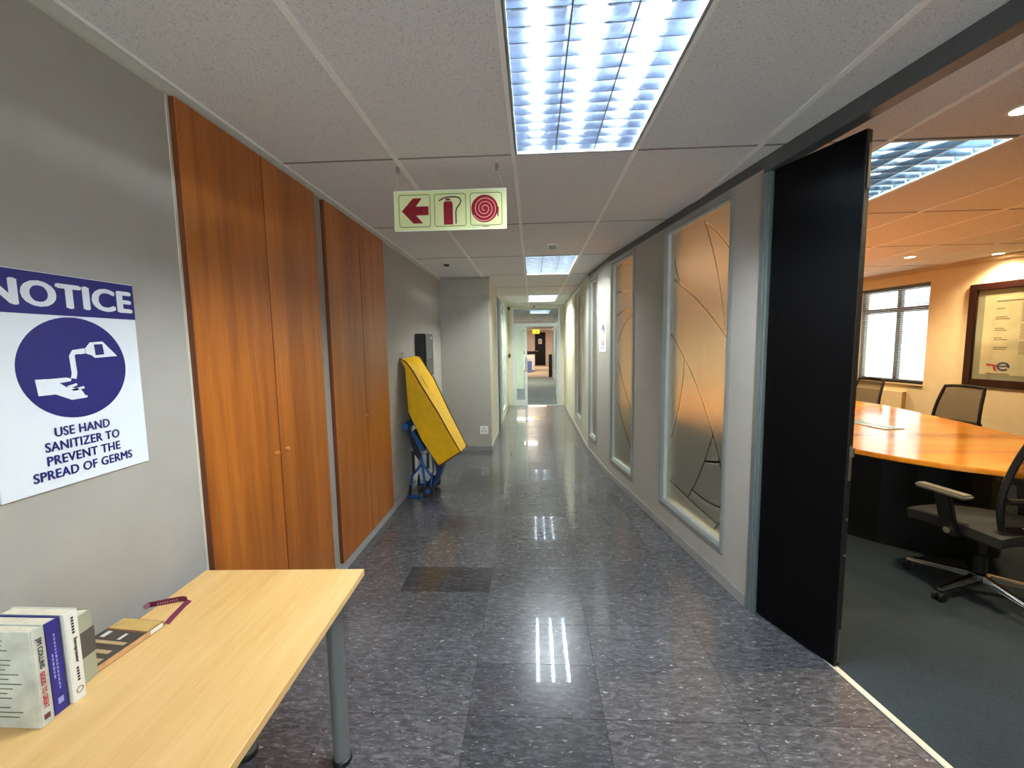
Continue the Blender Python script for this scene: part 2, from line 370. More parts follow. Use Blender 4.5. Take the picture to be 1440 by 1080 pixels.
# ---- ceiling: lay-in tiles between grid bars
ceil_o = struct(obj('ceiling', MB().box(-2.4, 6.7, -3.1, 30.3, 2.66, 2.72), plain('ceiling_void', (120, 120, 120), 0.9)))
GX0, GY0 = -0.684, 2.175
fixtures = [(1, -1), (1, 2), (1, 5), (4, 0)]
ct_me = mesh_of('ceiling_tile', MB().box(-0.292, 0.292, -0.594, 0.594, 0, 0.015), M_ceil, bevel=0.002, seg=1)
for i in range(-2, 12):
    for j in range(-4, 24):
        x0 = GX0+0.6*i; y0 = GY0+1.2*j
        if y0 > 10.2 and (x0 < -2.3 or x0 > 2.5): continue
        if y0 > 8.7 and x0 > 1.2 and y0 <= 10.2: continue
        if (i, j) in fixtures or (i, j) == (1, 8) or (i, j) == (1, -4): continue
        o = bpy.data.objects.new('ceiling_tile', ct_me); C.objects.link(o); o.parent = ceil_o; o.location = (x0+0.3, y0+0.6, CZ)
bar_l = mesh_of('grid_bar', MB().box(-0.012, 0.012, -3.1, 10.35, CZ-0.006, CZ+0.03), M_bar)
bar_f = mesh_of('grid_bar', MB().box(-0.012, 0.012, 10.4, 30.2, CZ-0.006, CZ+0.03), M_bar)
for i in range(-2, 12):
    x = GX0+0.6*i
    for me_ in (bar_l, bar_f):
        if me_ is bar_f and (x < -2.3 or x > 2.5): continue
        o = bpy.data.objects.new('grid_bar', me_); C.objects.link(o); o.parent = ceil_o; o.location = (x, 0, 0)
for j in range(-4, 24):
    y = GY0+1.2*j; far = y > 10.3
    obj('grid_cross_bar', MB().box(-2.3 if far else LX-.02, 2.5 if far else (6.3 if y < 8.7 else 1.2), y-0.005, y+0.005, CZ-0.002, CZ+0.02), M_seam, ceil_o)

# ---- left wall, return wall, narrow corridor wall
struct(obj('wall_left', MB().box(LX-0.12, LX, -3.0, RY+0.12, 0, CZ), M_wall))
struct(obj('wall_return', MB().box(LX, NX-0.0, RY, RY+0.12, 0, CZ), M_wall))
wn = MB(); DY0, DY1 = 7.05, 7.95; SY0, SY1 = 8.12, 9.3
wn.box(NX-0.12, NX, RY+0.12, DY0, 0, CZ).box(NX-0.12, NX, DY0, DY1, 2.40, CZ).box(NX-0.12, NX, DY1, SY0, 0, CZ).box(NX-0.12, NX, SY0, SY1, 2.40, CZ).box(NX-0.12, NX, SY0, SY1, 0, 0.12).box(NX-0.12, NX, SY1, EY+0.1, 0, CZ)
struct(obj('wall_corridor_left', wn, M_wall_far))
struct(obj('wall_behind', MB().box(LX-.12, -1.1, -3.12, -3.0, 0, CZ).box(1.6, 2.1, -3.12, -3.0, 0, CZ).box(-1.1, 1.6, -3.12, -3.0, 2.35, CZ), M_wall))
we = sroot('window_11', 'unseen glazed screen added behind the camera to let in daylight', 'window', (0.25, -3.06, 0))  # added glazing out of view, lets daylight onto the near ceiling
for xa in (-1.1, 0.225, 1.55): obj('frame_stile', MB().box(xa, xa+0.05, -3.1, -3.02, 0, 2.35), M_alu, we)
obj('frame_rail', MB().box(-1.05, 1.55, -3.1, -3.02, 2.30, 2.35), M_alu, we); obj('frame_rail', MB().box(-1.05, 1.55, -3.1, -3.02, 0, 0.06), M_alu, we)
for xa, xb in ((-1.05, 0.225), (0.275, 1.55)): obj('glass_pane', MB().box(xa, xb, -3.063, -3.057, 0.06, 2.30), M_glass, we)
# skirtings and cornice
bs = MB()
for a, b in ((-3.0, RY-0.012),): bs.box(LX, LX+0.016, a, b, 0.0, 0.075)
struct(obj('baseboard_left', bs, M_skirt, bevel=0.004))
struct(obj('baseboard_return', MB().box(LX+0.016, NX+0.012, RY-0.014, RY, 0, 0.07), plain('darker_skirting', (128, 127, 125), 0.5), bevel=0.003))
struct(obj('baseboard_corridor_left', MB().box(NX, NX+0.014, RY-0.0, DY0-0.05, 0, 0.075).box(NX, NX+0.014, SY1+.05, EY-0.03, 0, 0.075), M_skirt, bevel=0.003))
struct(obj('trim_cornice_left', MB().prism([(LX, -3, CZ), (LX+0.03, -3, CZ), (LX+0.03, -3, CZ-0.012), (LX+0.012, -3, CZ-0.03), (LX, -3, CZ-0.034)], (0, RY+3-0.001, 0)), M_cornice))
struct(obj('trim_cornice_return', MB().box(LX+0.03, NX+0.02, RY-0.02, RY, CZ-0.025, CZ), plain('grey_trim', (150, 146, 138), 0.6)))

# ---- right wall with openings
def seg_wall(mb, O, U, N, spans, holes, th=TH, top=CZ):
    """boxes of a wall along U from O; holes = (s0, s1, z0, z1)"""
    s0, s1 = spans; cuts = sorted(holes); cur = s0
    def bx(a, b, z0, z1):
        P = [O+U*a, O+U*b, O+U*b-N*th, O+U*a-N*th]; mb.prism([(p.x, p.y, z0) for p in P], (0, 0, z1-z0))
    for a, b, z0, z1 in cuts:
        if a > cur: bx(cur, a, 0, top)
        if z0 > 0: bx(a, b, 0, z0)
        if z1 < top: bx(a, b, z1, top)
        cur = b
    if cur < s1: bx(cur, s1, 0, top)
def sY(Y): return (Y-DOOR_Y)*K
O1 = Vector((rx(DOOR_Y), DOOR_Y, 0)); WZ0, WZ1 = 0.205, 2.405
w1 = (sY(2.55), sY(3.425), WZ0, WZ1); w2 = (sY(4.005), sY(4.655), WZ0, WZ1)
wr = MB(); seg_wall(wr, O1, RD, RN, (0, sY(BEND)), [w1, w2])
struct(obj('wall_right', wr, M_wall))
O2 = Vector((rx(BEND), BEND, 0)); MN = Vector((-MD.y, MD.x, 0))
w3 = (0.575, 1.055, 0.24, 2.38)
wm = MB(); seg_wall(wm, O2, MD, MN, (0, ML), [w3]); struct(obj('wall_right_bend', wm, M_wall))
O3 = Vector((RX, 5.85, 0)); U3 = Vector((0, 1, 0)); N3 = Vector((-1, 0, 0))
w4 = (0.74, 1.69, 0.24, 2.4)
wf = MB(); seg_wall(wf, O3, U3, N3, (0, EY+0.1-5.85), [w4]); struct(obj('wall_right_far', wf, M_wall_far))
On = Vector((rx(OPEN_Y), OPEN_Y, 0))
wq = MB(); seg_wall(wq, On, -RD, RN, (0, 3.6), []); struct(obj('wall_right_near', wq, M_wall))
# header over the double door and dark ceiling channel along the wall
def along(O, U, N, a, b, d0, d1, z0, z1, mb=None):
    mb = mb or MB(); P = [O+U*a+N*d0, O+U*b+N*d0, O+U*b+N*d1, O+U*a+N*d1]
    return mb.prism([(p.x, p.y, z0) for p in P], (0, 0, z1-z0))
LOPEN = sY(OPEN_Y)
struct(obj('trim_door_head', along(O1, RD, RN, LOPEN, 0.0, 0.006, -0.06, 2.399, CZ), M_alu_dark, bevel=0.002))
struct(obj('trim_ceiling_channel', along(O1, RD, RN, 0.0, sY(BEND), 0.008, -0.01, CZ-0.055, CZ), M_alu_dark, bevel=0.002))
struct(obj('trim_ceiling_channel_bend', along(O2, MD, MN, 0.0, ML, 0.006, -0.01, CZ-0.04, CZ), M_alu_dark, bevel=0.002))
struct(obj('baseboard_right', along(O1, RD, RN, 0.006, sY(BEND), 0.014, 0, 0, 0.075), plain('mid_grey_skirting', (148, 146, 142), 0.45), bevel=0.004))
struct(obj('baseboard_right_bend', along(O2, MD, MN, 0, ML, 0.014, 0, 0, 0.075), plain('mid_grey_skirting', (148, 146, 142), 0.45), bevel=0.004))
struct(obj('baseboard_right_far', along(O3, U3, N3, 0, EY-5.85-.03, 0.014, 0, 0, 0.075), M_skirt, bevel=0.004))
# door lining on the jamb
dl = MB(); along(O1, RD, RN, -0.035, 0.0, 0.014, -TH-0.01, 0, 2.392, dl); along(O1, RD, RN, -0.05, -0.035, 0.002, -0.02, 0, 2.392, dl)
struct(obj('trim_door_jamb', dl, M_alu, bevel=0.003))
th_ = MB(); along(O1, RD, RN, LOPEN, -0.05, -TH+0.012, -TH-0.016, 0, 0.008, th_)
struct(obj('trim_threshold', th_, plain('pale_metal_strip', (225, 220, 205), 0.4, 0.3), bevel=0.003))

# ---- interior windows of the right wall
W1A = [(2.325,1.226,2.242,.099,.384,1.563,2.338),(.948,1.343,1.139,.021,.384,2.01,2.338),(2.001,-.571,2.856,.007,.776,1.474,2.016),(.328,2.266,.46,.653,.786,1.941,2.162),(2.089,-.143,2.156,.012,.814,.467,1.599),(2.128,1.493,1.535,.584,.779,.773,1.422),(2.297,1.708,2.233,.198,.513,.371,.927),(.599,2.318,1.634,.118,.301,.702,.765),(.276,1.343,.9,.012,.456,.432,.491),(-.663,9.599,9.297,.119,.781,.324,.425),(-1.124,-.736,1.643,0,.166,.284,.462)]
W2A = [(.335,1.011,.846,.019,.571,1.789,1.869),(.071,1.267,.525,.019,.527,1.535,1.802),(-1.33,2.405,2.136,-.002,.521,.73,1.331),(-64.22,61.91,88.986,.003,.549,.316,.889),(.612,-.549,2.616,.014,.577,1.988,2.078),(.457,1.052,1.283,.022,.589,2.252,2.342)]
W3A = [(.515,1.775,.587,.06,.5,2.138,2.373),(1.383,.475,1.778,.03,.4,1.631,1.947),(-.9,.9,1.25,.02,.45,.5,1.4)]
W4A = [(.3,1.3,.55,.1,.7,1.5,1.9),(1.9,1.0,1.6,.2,.8,.4,1.5),(.2,2.6,.7,.1,.8,1.9,2.3)]
def int_window(name, label, O, U, rz, N, w, arcs):
    s0, s1, z0, z1 = w; L = s1-s0; p = O+U*s0
    r = sroot(name, label, 'window', (p.x, p.y, 0), rz)
    f = 0.028; D = 0.012
    def bar(nm, x0, x1, za, zb, y0, y1, m): return obj(nm, MB().box(x0, x1, y0, y1, za, zb), m, r, local=True, bevel=0.003)
    # outer casing, then a stepped inner bead; local y > 0 is the corridor side
    for nm, x0, x1, za, zb in (('frame_stile', 0, f, z0, z1), ('frame_stile', L-f, L, z0, z1), ('frame_rail', f, L-f, z0, z0+f), ('frame_rail', f, L-f, z1-f, z1)):
        bar(nm, x0, x1, za, zb, -TH, D, M_alu_mid)
    g = f+0.02
    for nm, x0, x1, za, zb in (('glazing_bead', f, g, z0+f, z1-f), ('glazing_bead', L-g, L-f, z0+f, z1-f), ('glazing_bead', g, L-g, z0+f, z0+g), ('glazing_bead', g, L-g, z1-g, z1-f)):
        bar(nm, x0, x1, za, zb, -0.06, -0.012, M_alu_light)
    obj('glass_pane', MB().box(g-0.006, L-g+0.006, -0.043, -0.037, z0+g-0.006, z1-g+0.006), frost_mat('frosted_film_'+name, arcs), r, local=True)
    return r
int_window('window_1', 'wide frosted window beside the black door, fan of clear lines', O1, RD, RZ, RN, w1, W1A)
int_window('window_2', 'frosted interior window with clear arch lines, between two grey piers', O1, RD, RZ, RN, w2, W2A)
int_window('window_3', 'slim frosted window just beyond the small white poster', O2, MD, MRZ, MN, w3, W3A)
int_window('window_4', 'narrow frosted window where the passage walls turn cream', O3, U3, PI/2, N3, w4, W4A)

# ---- boardroom shell
wo = MB()
BO = Vector((BX(BY0), BY0, 0)); bw0, bw1 = (5.93-BY0)*K, (6.94-BY0)*K
seg_wall(wo, BO, RD, RN, (0, (BY1-BY0)*K), [(bw0, bw1, 0.895, 2.285)], 0.2)
struct(obj('wall_boardroom_outer', wo, M_board_wall))
struct(obj('wall_boardroom_end', MB().box(RX+TH, 5.6, BY1, BY1+0.1, 0, CZ), M_board_wall))
struct(obj('wall_boardroom_near', MB().box(rx(BY0)+TH-.02, BX(BY0)+.02, BY0-0.1, BY0, 0, CZ), M_board_wall))
struct(obj('trim_cornice_boardroom', along(BO, RD, RN, 0, (BY1-BY0)*K, 0.05, 0, CZ-0.05, CZ), plain('cream_cornice', (205, 185, 150), 0.6), bevel=0.01))

# ------------------------------------------------------------------ ceiling lights
def louvre_light(x0, x1, y0, y1, label, mat_tube, group=None, ncross=14, ntube=3, lit=True):
    cx, cy = (x0+x1)/2, (y0+y1)/2; W, L = x1-x0-0.012, y1-y0-0.012
    r = thing('ceiling_light', label, 'ceiling light', (cx, cy, CZ-0.006), 0, group)
    t = 0.012; hw, hl = W/2, L/2; zt = 0.115
    fr = MB().box(-hw, hw, -hl, -hl+t, 0, 0.012).box(-hw, hw, hl-t, hl, 0, 0.012).box(-hw, -hw+t, -hl+t, hl-t, 0, 0.012).box(hw-t, hw, -hl+t, hl-t, 0, 0.012)
    obj('frame', fr, M_alu_light, r, local=True)
    ho = MB().box(-hw, hw, -hl, hl, zt, zt+0.006).box(-hw, -hw+0.006, -hl, hl, 0.012, zt).box(hw-0.006, hw, -hl, hl, 0.012, zt).box(-hw, hw, -hl, -hl+0.006, 0.012, zt).box(-hw, hw, hl-0.006, hl, 0.012, zt)
    obj('housing', ho, M_refl, r, local=True)
    cw = (2*hw-2*t)/ntube
    for k in range(ntube):
        xc = -hw+t+cw*(k+0.5)
        obj('tube_lamp', MB().cyl((xc, -hl+0.03, 0.062), (xc, hl-0.03, 0.062), 0.014, n=10), mat_tube, r, local=True, smooth=True)
    # deep parabolic louvre: lengthwise dividers and cross blades
    for k in range(1, ntube):
        xc = -hw+t+cw*k
        obj('louvre_divider', MB().prism([(xc-0.003, -hl+t, 0.004), (xc+0.003, -hl+t, 0.004), (xc+0.009, -hl+t, 0.042), (xc-0.009, -hl+t, 0.042)], (0, 2*hl-2*t, 0)), M_louvre, r, local=True)
    step = (2*hl-2*t)/ncross
    me_ = mesh_of('louvre_blade', MB().prism([(-hw+t, -0.0015, 0.004), (-hw+t, 0.0015, 0.004), (-hw+t, 0.006, 0.044), (-hw+t, -0.006, 0.044)], (2*hw-2*t, 0, 0)), M_louvre)
    for k in range(1, ncross):
        o = bpy.data.objects.new('louvre_blade', me_); C.objects.link(o); o.parent = r; o.location = (0, -hl+t+step*k, 0)
    return r
T1 = emit('cool_white_tube_near', (0.86, 0.95, 1.0, 1), TUBE_NEAR)
T2 = emit('cool_white_tube_mid', (0.93, 1.0, 0.94, 1), TUBE_MID)
T3 = emit('greenish_tube_far', (1.0, 1.0, 0.84, 1), TUBE_FAR)
T0 = plain('unlit_tube', (235, 240, 240), 0.3, var=0.0)
def cell(i, j): return (GX0+0.6*i, GX0+0.6*(i+1), GY0+1.2*j, GY0+1.2*(j+1))
louvre_light(*cell(1, -1), 'glaring lit louvre light panel next to the hanging fire sign', T1, ncross=17)
louvre_light(*cell(1, 2), 'lit louvre light panel just beyond the smoke detector', T2)
louvre_light(*cell(1, 5), 'lit louvre light panel above the glazed end screen', T3)
louvre_light(*cell(1, -4), 'unseen louvre light panel added behind the camera for more light', T1)  # extra fixture out of view, added to brighten the near corridor
louvre_light(*cell(4, 0), 'pale teal louvre light panel in the boardroom ceiling', emit('boardroom_tube', (0.80, 1.0, 0.90, 1), 22.0), ncross=12)
louvre_light(*cell(1, 8), 'bright two-lamp light panel in the ceiling beyond the glazed screen', emit('far_office_tube', (1, 1, 0.95, 1), 70.0), ncross=10, ntube=2)

M_lampface = emit('warm_lamp_face', (1.0, 0.80, 0.52, 1), 60.0)
def downlight(x, y, label, group=None, watts=DOWNLIGHT_W, tilt=0.0):
    r = thing('downlight', label, 'downlight', (x, y, CZ), 0, group)
    obj('trim_ring', MB().lathe([(0.045, 0.0), (0.062, -0.001), (0.06, -0.005), (0.046, -0.006), (0.046, 0.0)], n=24), M_white, r, local=True, smooth=True)
    obj('lamp_face', MB().lathe([(0.001, -0.0035), (0.045, -0.0035), (0.045, -0.002), (0.001, -0.002)], n=20), M_lampface, r, local=True)
    li = bpy.data.lights.new('downlight_lamp', 'SPOT'); li.energy = watts; li.color = (1.0, 0.78, 0.48); li.spot_size = 2.4; li.spot_blend = 0.8; li.shadow_soft_size = 0.05
    lo = bpy.data.objects.new('lamp', li); C.objects.link(lo); lo.parent = r; lo.location = (0, 0, -0.03); lo.rotation_euler = (0, tilt, 0)
    return r
downlight(2.06, 1.93, 'warm recessed downlight closest to the boardroom doorway')
downlight(4.40, 5.17, 'warm recessed downlight over the far edge of the boardroom table')
downlight(5.30, 5.10, 'warm downlight close to the wall above the framed letter', watts=DOWNLIGHT_W*0.6)
for x, y in ((2.06, 5.17), (4.40, 1.93), (2.0, 7.4), (4.3, 7.4)):
    downlight(x, y, 'warm recessed downlight out of sight in the boardroom ceiling', 'hidden boardroom downlights')

# ceiling devices
sd = thing('smoke_detector', 'small white smoke detector before the lit ceiling panel', 'smoke detector', (0.2, 4.08, CZ))
obj('base', MB().lathe([(0.055, 0.0), (0.055, -0.012), (0.05, -0.02), (0.0005, -0.02)], n=24), M_white, sd, local=True, smooth=True)
obj('sensor_head', MB().lathe([(0.034, -0.02), (0.034, -0.036), (0.026, -0.044), (0.0005, -0.045)], n=24), plain('grey_plastic', (170, 168, 160), 0.5), sd, local=True, smooth=True)
ps = thing('ceiling_sensor', 'small dark round sensor on the tile by the recess corner', 'sensor', (-0.99, 4.9, CZ))
obj('rim', MB().lathe([(0.06, 0.0), (0.058, -0.006), (0.03, -0.009), (0.0005, -0.009)], n=24), M_white, ps, local=True, smooth=True)
obj('dome', MB().lathe([(0.034, -0.009), (0.03, -0.022), (0.016, -0.03), (0.0005, -0.031)], n=20), plain('smoked_plastic', (45, 44, 40), 0.3), ps, local=True, smooth=True)

# ------------------------------------------------------------------ hanging fire sign
fs = thing('fire_equipment_sign', 'hanging pale yellow-green fire sign with red arrow, extinguisher and hose reel', 'sign', (-0.43, 2.27, 2.148))
SXa, SXb, SZa, SZb = -0.729, -0.134, 2.148, 2.349; SYf = 2.27
M_lum = plain('pale_luminous_green', (216, 222, 166), 0.18, var=0.01)
M_red = plain('dark_signal_red', (126, 14, 30), 0.25, var=0.02)
M_line = plain('olive_line', (92, 96, 52), 0.35)
M_acr = plain('acrylic_edge', (226, 232, 214), 0.1, var=0.0)
obj('plate', MB().box(SXa, SXb, SYf, SYf+0.004, SZa, SZb), M_lum, fs)
obj('edge_frame', MB().box(SXa-0.004, SXb+0.004, SYf-0.002, SYf+0.006, SZb-0.001, SZb+0.004).box(SXa-0.004, SXb+0.004, SYf-0.002, SYf+0.006, SZa-0.004, SZa+0.001).box(SXa-0.005, SXa, SYf-0.002, SYf+0.006, SZa, SZb).box(SXb, SXb+0.005, SYf-0.002, SYf+0.006, SZa, SZb), M_acr, fs)
SB = basis((SXa, SYf, SZa), (1, 0, 0), (0, 0, 1))     # local x right, y up, normal towards the viewer
def rrect(x0, x1, y0, y1, r, n=5):
    out = []
    for cx, cy, a in ((x1-r, y1-r, 0), (x0+r, y1-r, 90), (x0+r, y0+r, 180), (x1-r, y0+r, 270)):
        out += [(cx+r*math.cos(math.radians(a+90*k/n)), cy+r*math.sin(math.radians(a+90*k/n))) for k in range(n+1)]
    return out
for k in range(3):
    x0 = 0.022+k*0.192; P = [(x, y, 0.0) for x, y in rrect(x0, x0+0.168, 0.018, 0.184, 0.014)]
    obj('pictogram_border', MB().strip(P+[P[0]], 0.0034, (0, 0, 1)).xf(SB), M_line, fs)
obj('arrow', flat_poly([(0.036, 0.101), (0.098, 0.166), (0.146, 0.166), (0.113, 0.124), (0.181, 0.124), (0.181, 0.078), (0.113, 0.078), (0.150, 0.036), (0.098, 0.036)]).xf(SB), M_red, fs)
ex = flat_poly([(0.262, 0.026), (0.312, 0.026), (0.312, 0.132), (0.306, 0.146), (0.268, 0.146), (0.262, 0.132)])
ex.add(*(lambda m: (m.v, m.f))(flat_poly([(0.272, 0.150), (0.302, 0.150), (0.298, 0.160), (0.276, 0.160)])))
obj('extinguisher_symbol', ex.xf(SB), M_red, fs)
M_hose = plain('black_print', (38, 26, 22), 0.3)
obj('extinguisher_hose', MB().strip([(0.238, 0.150, 0), (0.262, 0.162, 0), (0.287, 0.168, 0), (0.330, 0.168, 0), (0.350, 0.160, 0), (0.356, 0.146, 0), (0.348, 0.128, 0), (0.332, 0.108, 0), (0.328, 0.090, 0), (0.328, 0.030, 0)], 0.0068, (0, 0, 1), 0.0009).xf(SB), M_hose, fs)
cxr, cyr = 0.482, 0.103
obj('hose_reel_disc', disc(0.071, 48, (cxr, cyr)).xf(SB), M_red, fs)
sp = [(cxr+(0.008+0.0029*a)*math.cos(a+1.5), cyr-(0.008+0.0029*a)*math.sin(a+1.5), 0.0008) for a in [k*0.2 for k in range(0, 101)]]
obj('hose_reel_spiral', MB().strip(sp, 0.0036, (0, 0, 1)).xf(SB), plain('pink_print', (222, 150, 140), 0.3), fs)
obj('hose_nozzle', flat_poly([(0.548, 0.112), (0.558, 0.110), (0.555, 0.060), (0.550, 0.060)]).xf(SB), M_red, fs)
obj('maker_mark', flat_poly([(0.47, 0.010), (0.505, 0.010), (0.505, 0.013), (0.47, 0.013)]).xf(SB), M_red, fs)
for xh, xs in ((-0.705, -0.722), (-0.178, -0.14)):
    obj('ceiling_hook', MB().box(xh-0.009, xh+0.009, SYf-0.006, SYf+0.008, CZ-0.02, CZ).tube([(xh, SYf, CZ-0.02), (xh-0.006, SYf, CZ-0.028), (xh, SYf, CZ-0.036), (xh+0.007, SYf, CZ-0.03)], 0.003, 6), M_steel, fs)
    obj('hanging_wire', MB().tube([(xh+0.002, SYf, CZ-0.03), (xs, SYf+0.002, SZb)], 0.0012, 6), plain('nylon_line', (205, 205, 205), 0.3), fs)

# ------------------------------------------------------------------ built-in cupboards
def cupboard(y0, ym, y1, zb, label):
    r = thing('built_in_cupboard', label, 'cupboard', (LX, (y0+y1)/2, zb))
    zt = 2.443; d = 0.026
    obj('frame', MB().box(LX+0.0005, LX+0.010, y0, y1, zb, zt), M_door_edge, r)
    for a, b, ky in ((y0+0.001, ym-0.003, ym-0.045), (ym+0.003, y1-0.001, ym+0.042)):
        dr = obj('door', MB().box(LX+0.010, LX+d, a+0.0015, b, zb+0.001, zt-0.001), M_door_wood, r, bevel=0.0015, seg=1, at=(LX, (a+b)/2, zb))
        obj('edge_band', MB().box(LX+0.010, LX+d-0.002, a, a+0.0015, zb+0.001, zt-0.001), M_door_edge, dr)
        kb = MB().cyl((LX+d-0.001, ky, 1.012), (LX+d+0.012, ky, 1.012), 0.005, 0.004, 12).cyl((LX+d+0.012, ky, 1.012), (LX+d+0.022, ky, 1.012), 0.010, 0.008, 16)
        obj('knob', kb, plain('light_wood_knob', (206, 132, 70), 0.35), dr, smooth=True)
    return r
cupboard(1.525, 2.005, 2.49, 0.09, 'tall orange-brown double cupboard behind the pale table end')
cupboard(2.605, 3.115, 3.625, 0.078, 'tall orange-brown double cupboard, the one near the yellow covered chair')
struct(obj('trim_caulk_line', MB().box(LX+0.0005, LX+0.004, 1.514, 1.5245, 0.09, 2.443), plain('white_caulk', (205, 200, 185), 0.6)))

# ------------------------------------------------------------------ hand sanitiser notice on the left wall
ny0, ny1, nz0, nz1 = 0.922, 1.314, 1.157, 1.741
nt = thing('notice_board_sign', 'white and navy hand sanitizer notice on the taupe wall', 'sign', (LX, (ny0+ny1)/2, nz0))
M_nwhite = plain('glossy_white_board', (226, 232, 238), 0.28, var=0.005)
M_navy = plain('navy_print', (34, 36, 104), 0.28, var=0.02)
obj('board', MB().box(LX+0.0005, LX+0.006, ny0, ny1, nz0, nz1), M_nwhite, nt, bevel=0.0006, seg=1)
NB = basis((LX+0.006, ny0, nz0), (0, 1, 0), (0, 0, 1)); NW, NH = ny1-ny0, nz1-nz0
def nprint(name, mb, m, dz=0.0): 
    mb.v = [(x, y, z+dz) for x, y, z in mb.v]; return obj(name, mb.xf(NB), m, nt)
nprint('header_band', flat_poly([(0, NH-0.112), (NW, NH-0.112), (NW, NH-0.002), (0, NH-0.002)]), M_navy)
def ntext(body, size, cx, cy, m, bold, wide, dz=0.0, name='lettering'):
    mb = text_mb(body, size, bold=bold); xs = [v[0] for v in mb.v]; ys = [v[1] for v in mb.v]; k = wide/(max(xs)-min(xs)); mx = (max(xs)+min(xs))/2; my = (max(ys)+min(ys))/2
    mb.v = [((x-mx)*k+cx, y-my+cy, 0.0012+dz+z) for x, y, z in mb.v]; return obj(name, mb.xf(NB), m, nt)
ntext('NOTICE', 0.092, NW/2+0.002, NH-0.058, M_nwhite, 0.05, 0.372)
nprint('symbol_disc', disc(0.142, 64, (NW*0.512, 0.326)), M_navy)
c0x, c0y = NW*0.512, 0.326
def npoly(name, pts, m=M_nwhite, dz=0.0008): return nprint(name, flat_poly([(c0x+x, c0y+y) for x, y in pts]), m, dz)
npoly('bottle_symbol', [(0.028, 0.055), (0.042, 0.072), (0.078, 0.075), (0.118, 0.030), (0.052, 0.026), (0.044, 0.034), (0.028, 0.040)])
npoly('bottle_label', [(0.052, 0.066), (0.076, 0.067), (0.078, 0.036), (0.054, 0.034)], M_navy, 0.0016)
npoly('bottle_neck', [(0.012, 0.053), (0.026, 0.055), (0.026, 0.040), (0.012, 0.038)])
nprint('pump_spout', MB().strip([(c0x+0.012, c0y+0.046, 0), (c0x-0.004, c0y+0.044, 0), (c0x-0.010, c0y+0.034, 0), (c0x-0.008, c0y-0.016, 0), (c0x-0.012, c0y-0.030, 0)], 0.014, (0, 0, 1)), M_nwhite, 0.0008)
npoly('hand_symbol', [(-0.104, -0.026), (-0.066, -0.027), (-0.030, -0.026), (-0.018, -0.030), (-0.020, -0.037), (-0.048, -0.040), (-0.034, -0.052), (-0.002, -0.060), (0.006, -0.066), (0.014, -0.082), (0.020, -0.082), (0.018, -0.088), (-0.022, -0.090), (-0.060, -0.070), (-0.100, -0.070)])
npoly('finger_symbol', [(-0.030, -0.050), (-0.006, -0.044), (-0.004, -0.050), (-0.026, -0.058)])
npoly('finger_symbol', [(-0.020, -0.060), (0.012, -0.054), (0.014, -0.061), (-0.016, -0.066)])
for k, (t_, w_) in enumerate((('USE HAND', 0.148), ('SANITIZER TO', 0.200), ('PREVENT THE', 0.198), ('SPREAD OF GERMS', 0.268))):
    ntext(t_, 0.036, NW*0.512, 0.153-k*0.0375, M_navy, 0.035, w_)

# ------------------------------------------------------------------ side table
TZ = 0.70; ang = math.radians(2.2)
tb = thing('side_table', 'pale birch topped table with round grey legs against the left wall', 'table', (-0.64, 1.455, 0), ang)
def tl(o): return o
obj('table_top', MB().box(-0.60, 0, -1.62, 0, TZ-0.025, TZ), M_birch, tb, local=True, bevel=0.002, seg=1)
for lx, ly in ((-0.085, -0.085), (-0.455, -0.06), (-0.085, -1.5), (-0.49, -1.5)):
    lg = obj('leg', MB().cyl((lx, ly, 0.02), (lx, ly, TZ-0.025), 0.029, n=24), M_legs, tb, local=True, smooth=True)
    obj('foot', MB().lathe([(0.034, 0.0), (0.036, 0.008), (0.033, 0.02), (0.029, 0.022)], (lx, ly, 0), 24), M_plastic_black, lg, local=True, smooth=True)
obj('under_frame', MB().box(-0.50, -0.07, -0.11, -0.08, TZ-0.06, TZ-0.025).box(-0.50, -0.07, -1.515, -1.485, TZ-0.06, TZ-0.025).box(-0.30, -0.27, -1.48, -0.11, TZ-0.06, TZ-0.025), M_legs, tb, local=True)

# ------------------------------------------------------------------ books on the side table
M_pages = plain('book_pages', (232, 222, 196), 0.8, var=0.05, scale=90)
def standing_book(name, label, y0, y1, x1, depth, h, mat_cover, lean=0.0):
    r = thing(name, label, 'book', (x1, (y0+y1)/2, TZ+0.0005), 0, None)
    T = y1-y0; c = 0.0022
    cv = MB().box(-depth, 0, -T/2, -T/2+c, 0, h).box(-depth, 0, T/2-c, T/2, 0, h).box(-c, 0.001, -T/2+c, T/2-c, 0, h)
    obj('cover', cv, mat_cover, r, local=True, bevel=0.0008, seg=1)
    obj('page_block', MB().box(-depth+0.004, -c, -T/2+c, T/2-c, 0.003, h-0.003), M_pages, r, local=True)
    return r, T
def spine_text(r, body, size, z, m, T, bold=0.01, y=0.0, length=None):
    mb = text_mb(body, size, bold=bold); xs = [v[0] for v in mb.v]; ys = [v[1] for v in mb.v]; k = (length/(max(xs)-min(xs))) if length else 1
    mb.v = [(v[0]*k, v[1]-(max(ys)+min(ys))/2, 0.0006+v[2]) for v in mb.v]
    # lettering runs down the spine: local x -> -Z, local y -> +Y, facing +X
    Bm = basis((0.0012, y, z), (0, 0, -1), (0, 1, 0)); return obj('spine_lettering', mb.xf(Bm), m, r, local=True)
M_bk_ink = plain('black_ink', (30, 32, 40), 0.5); M_bk_red = plain('red_ink', (190, 36, 52), 0.5)
b1, T = standing_book('book', 'pale grey paperback with red and black spine lettering on the table', 0.786, 0.813, -1.092, 0.155, 0.226, plain('grey_white_cover', (196, 200, 190), 0.35, var=0.12, scale=14))
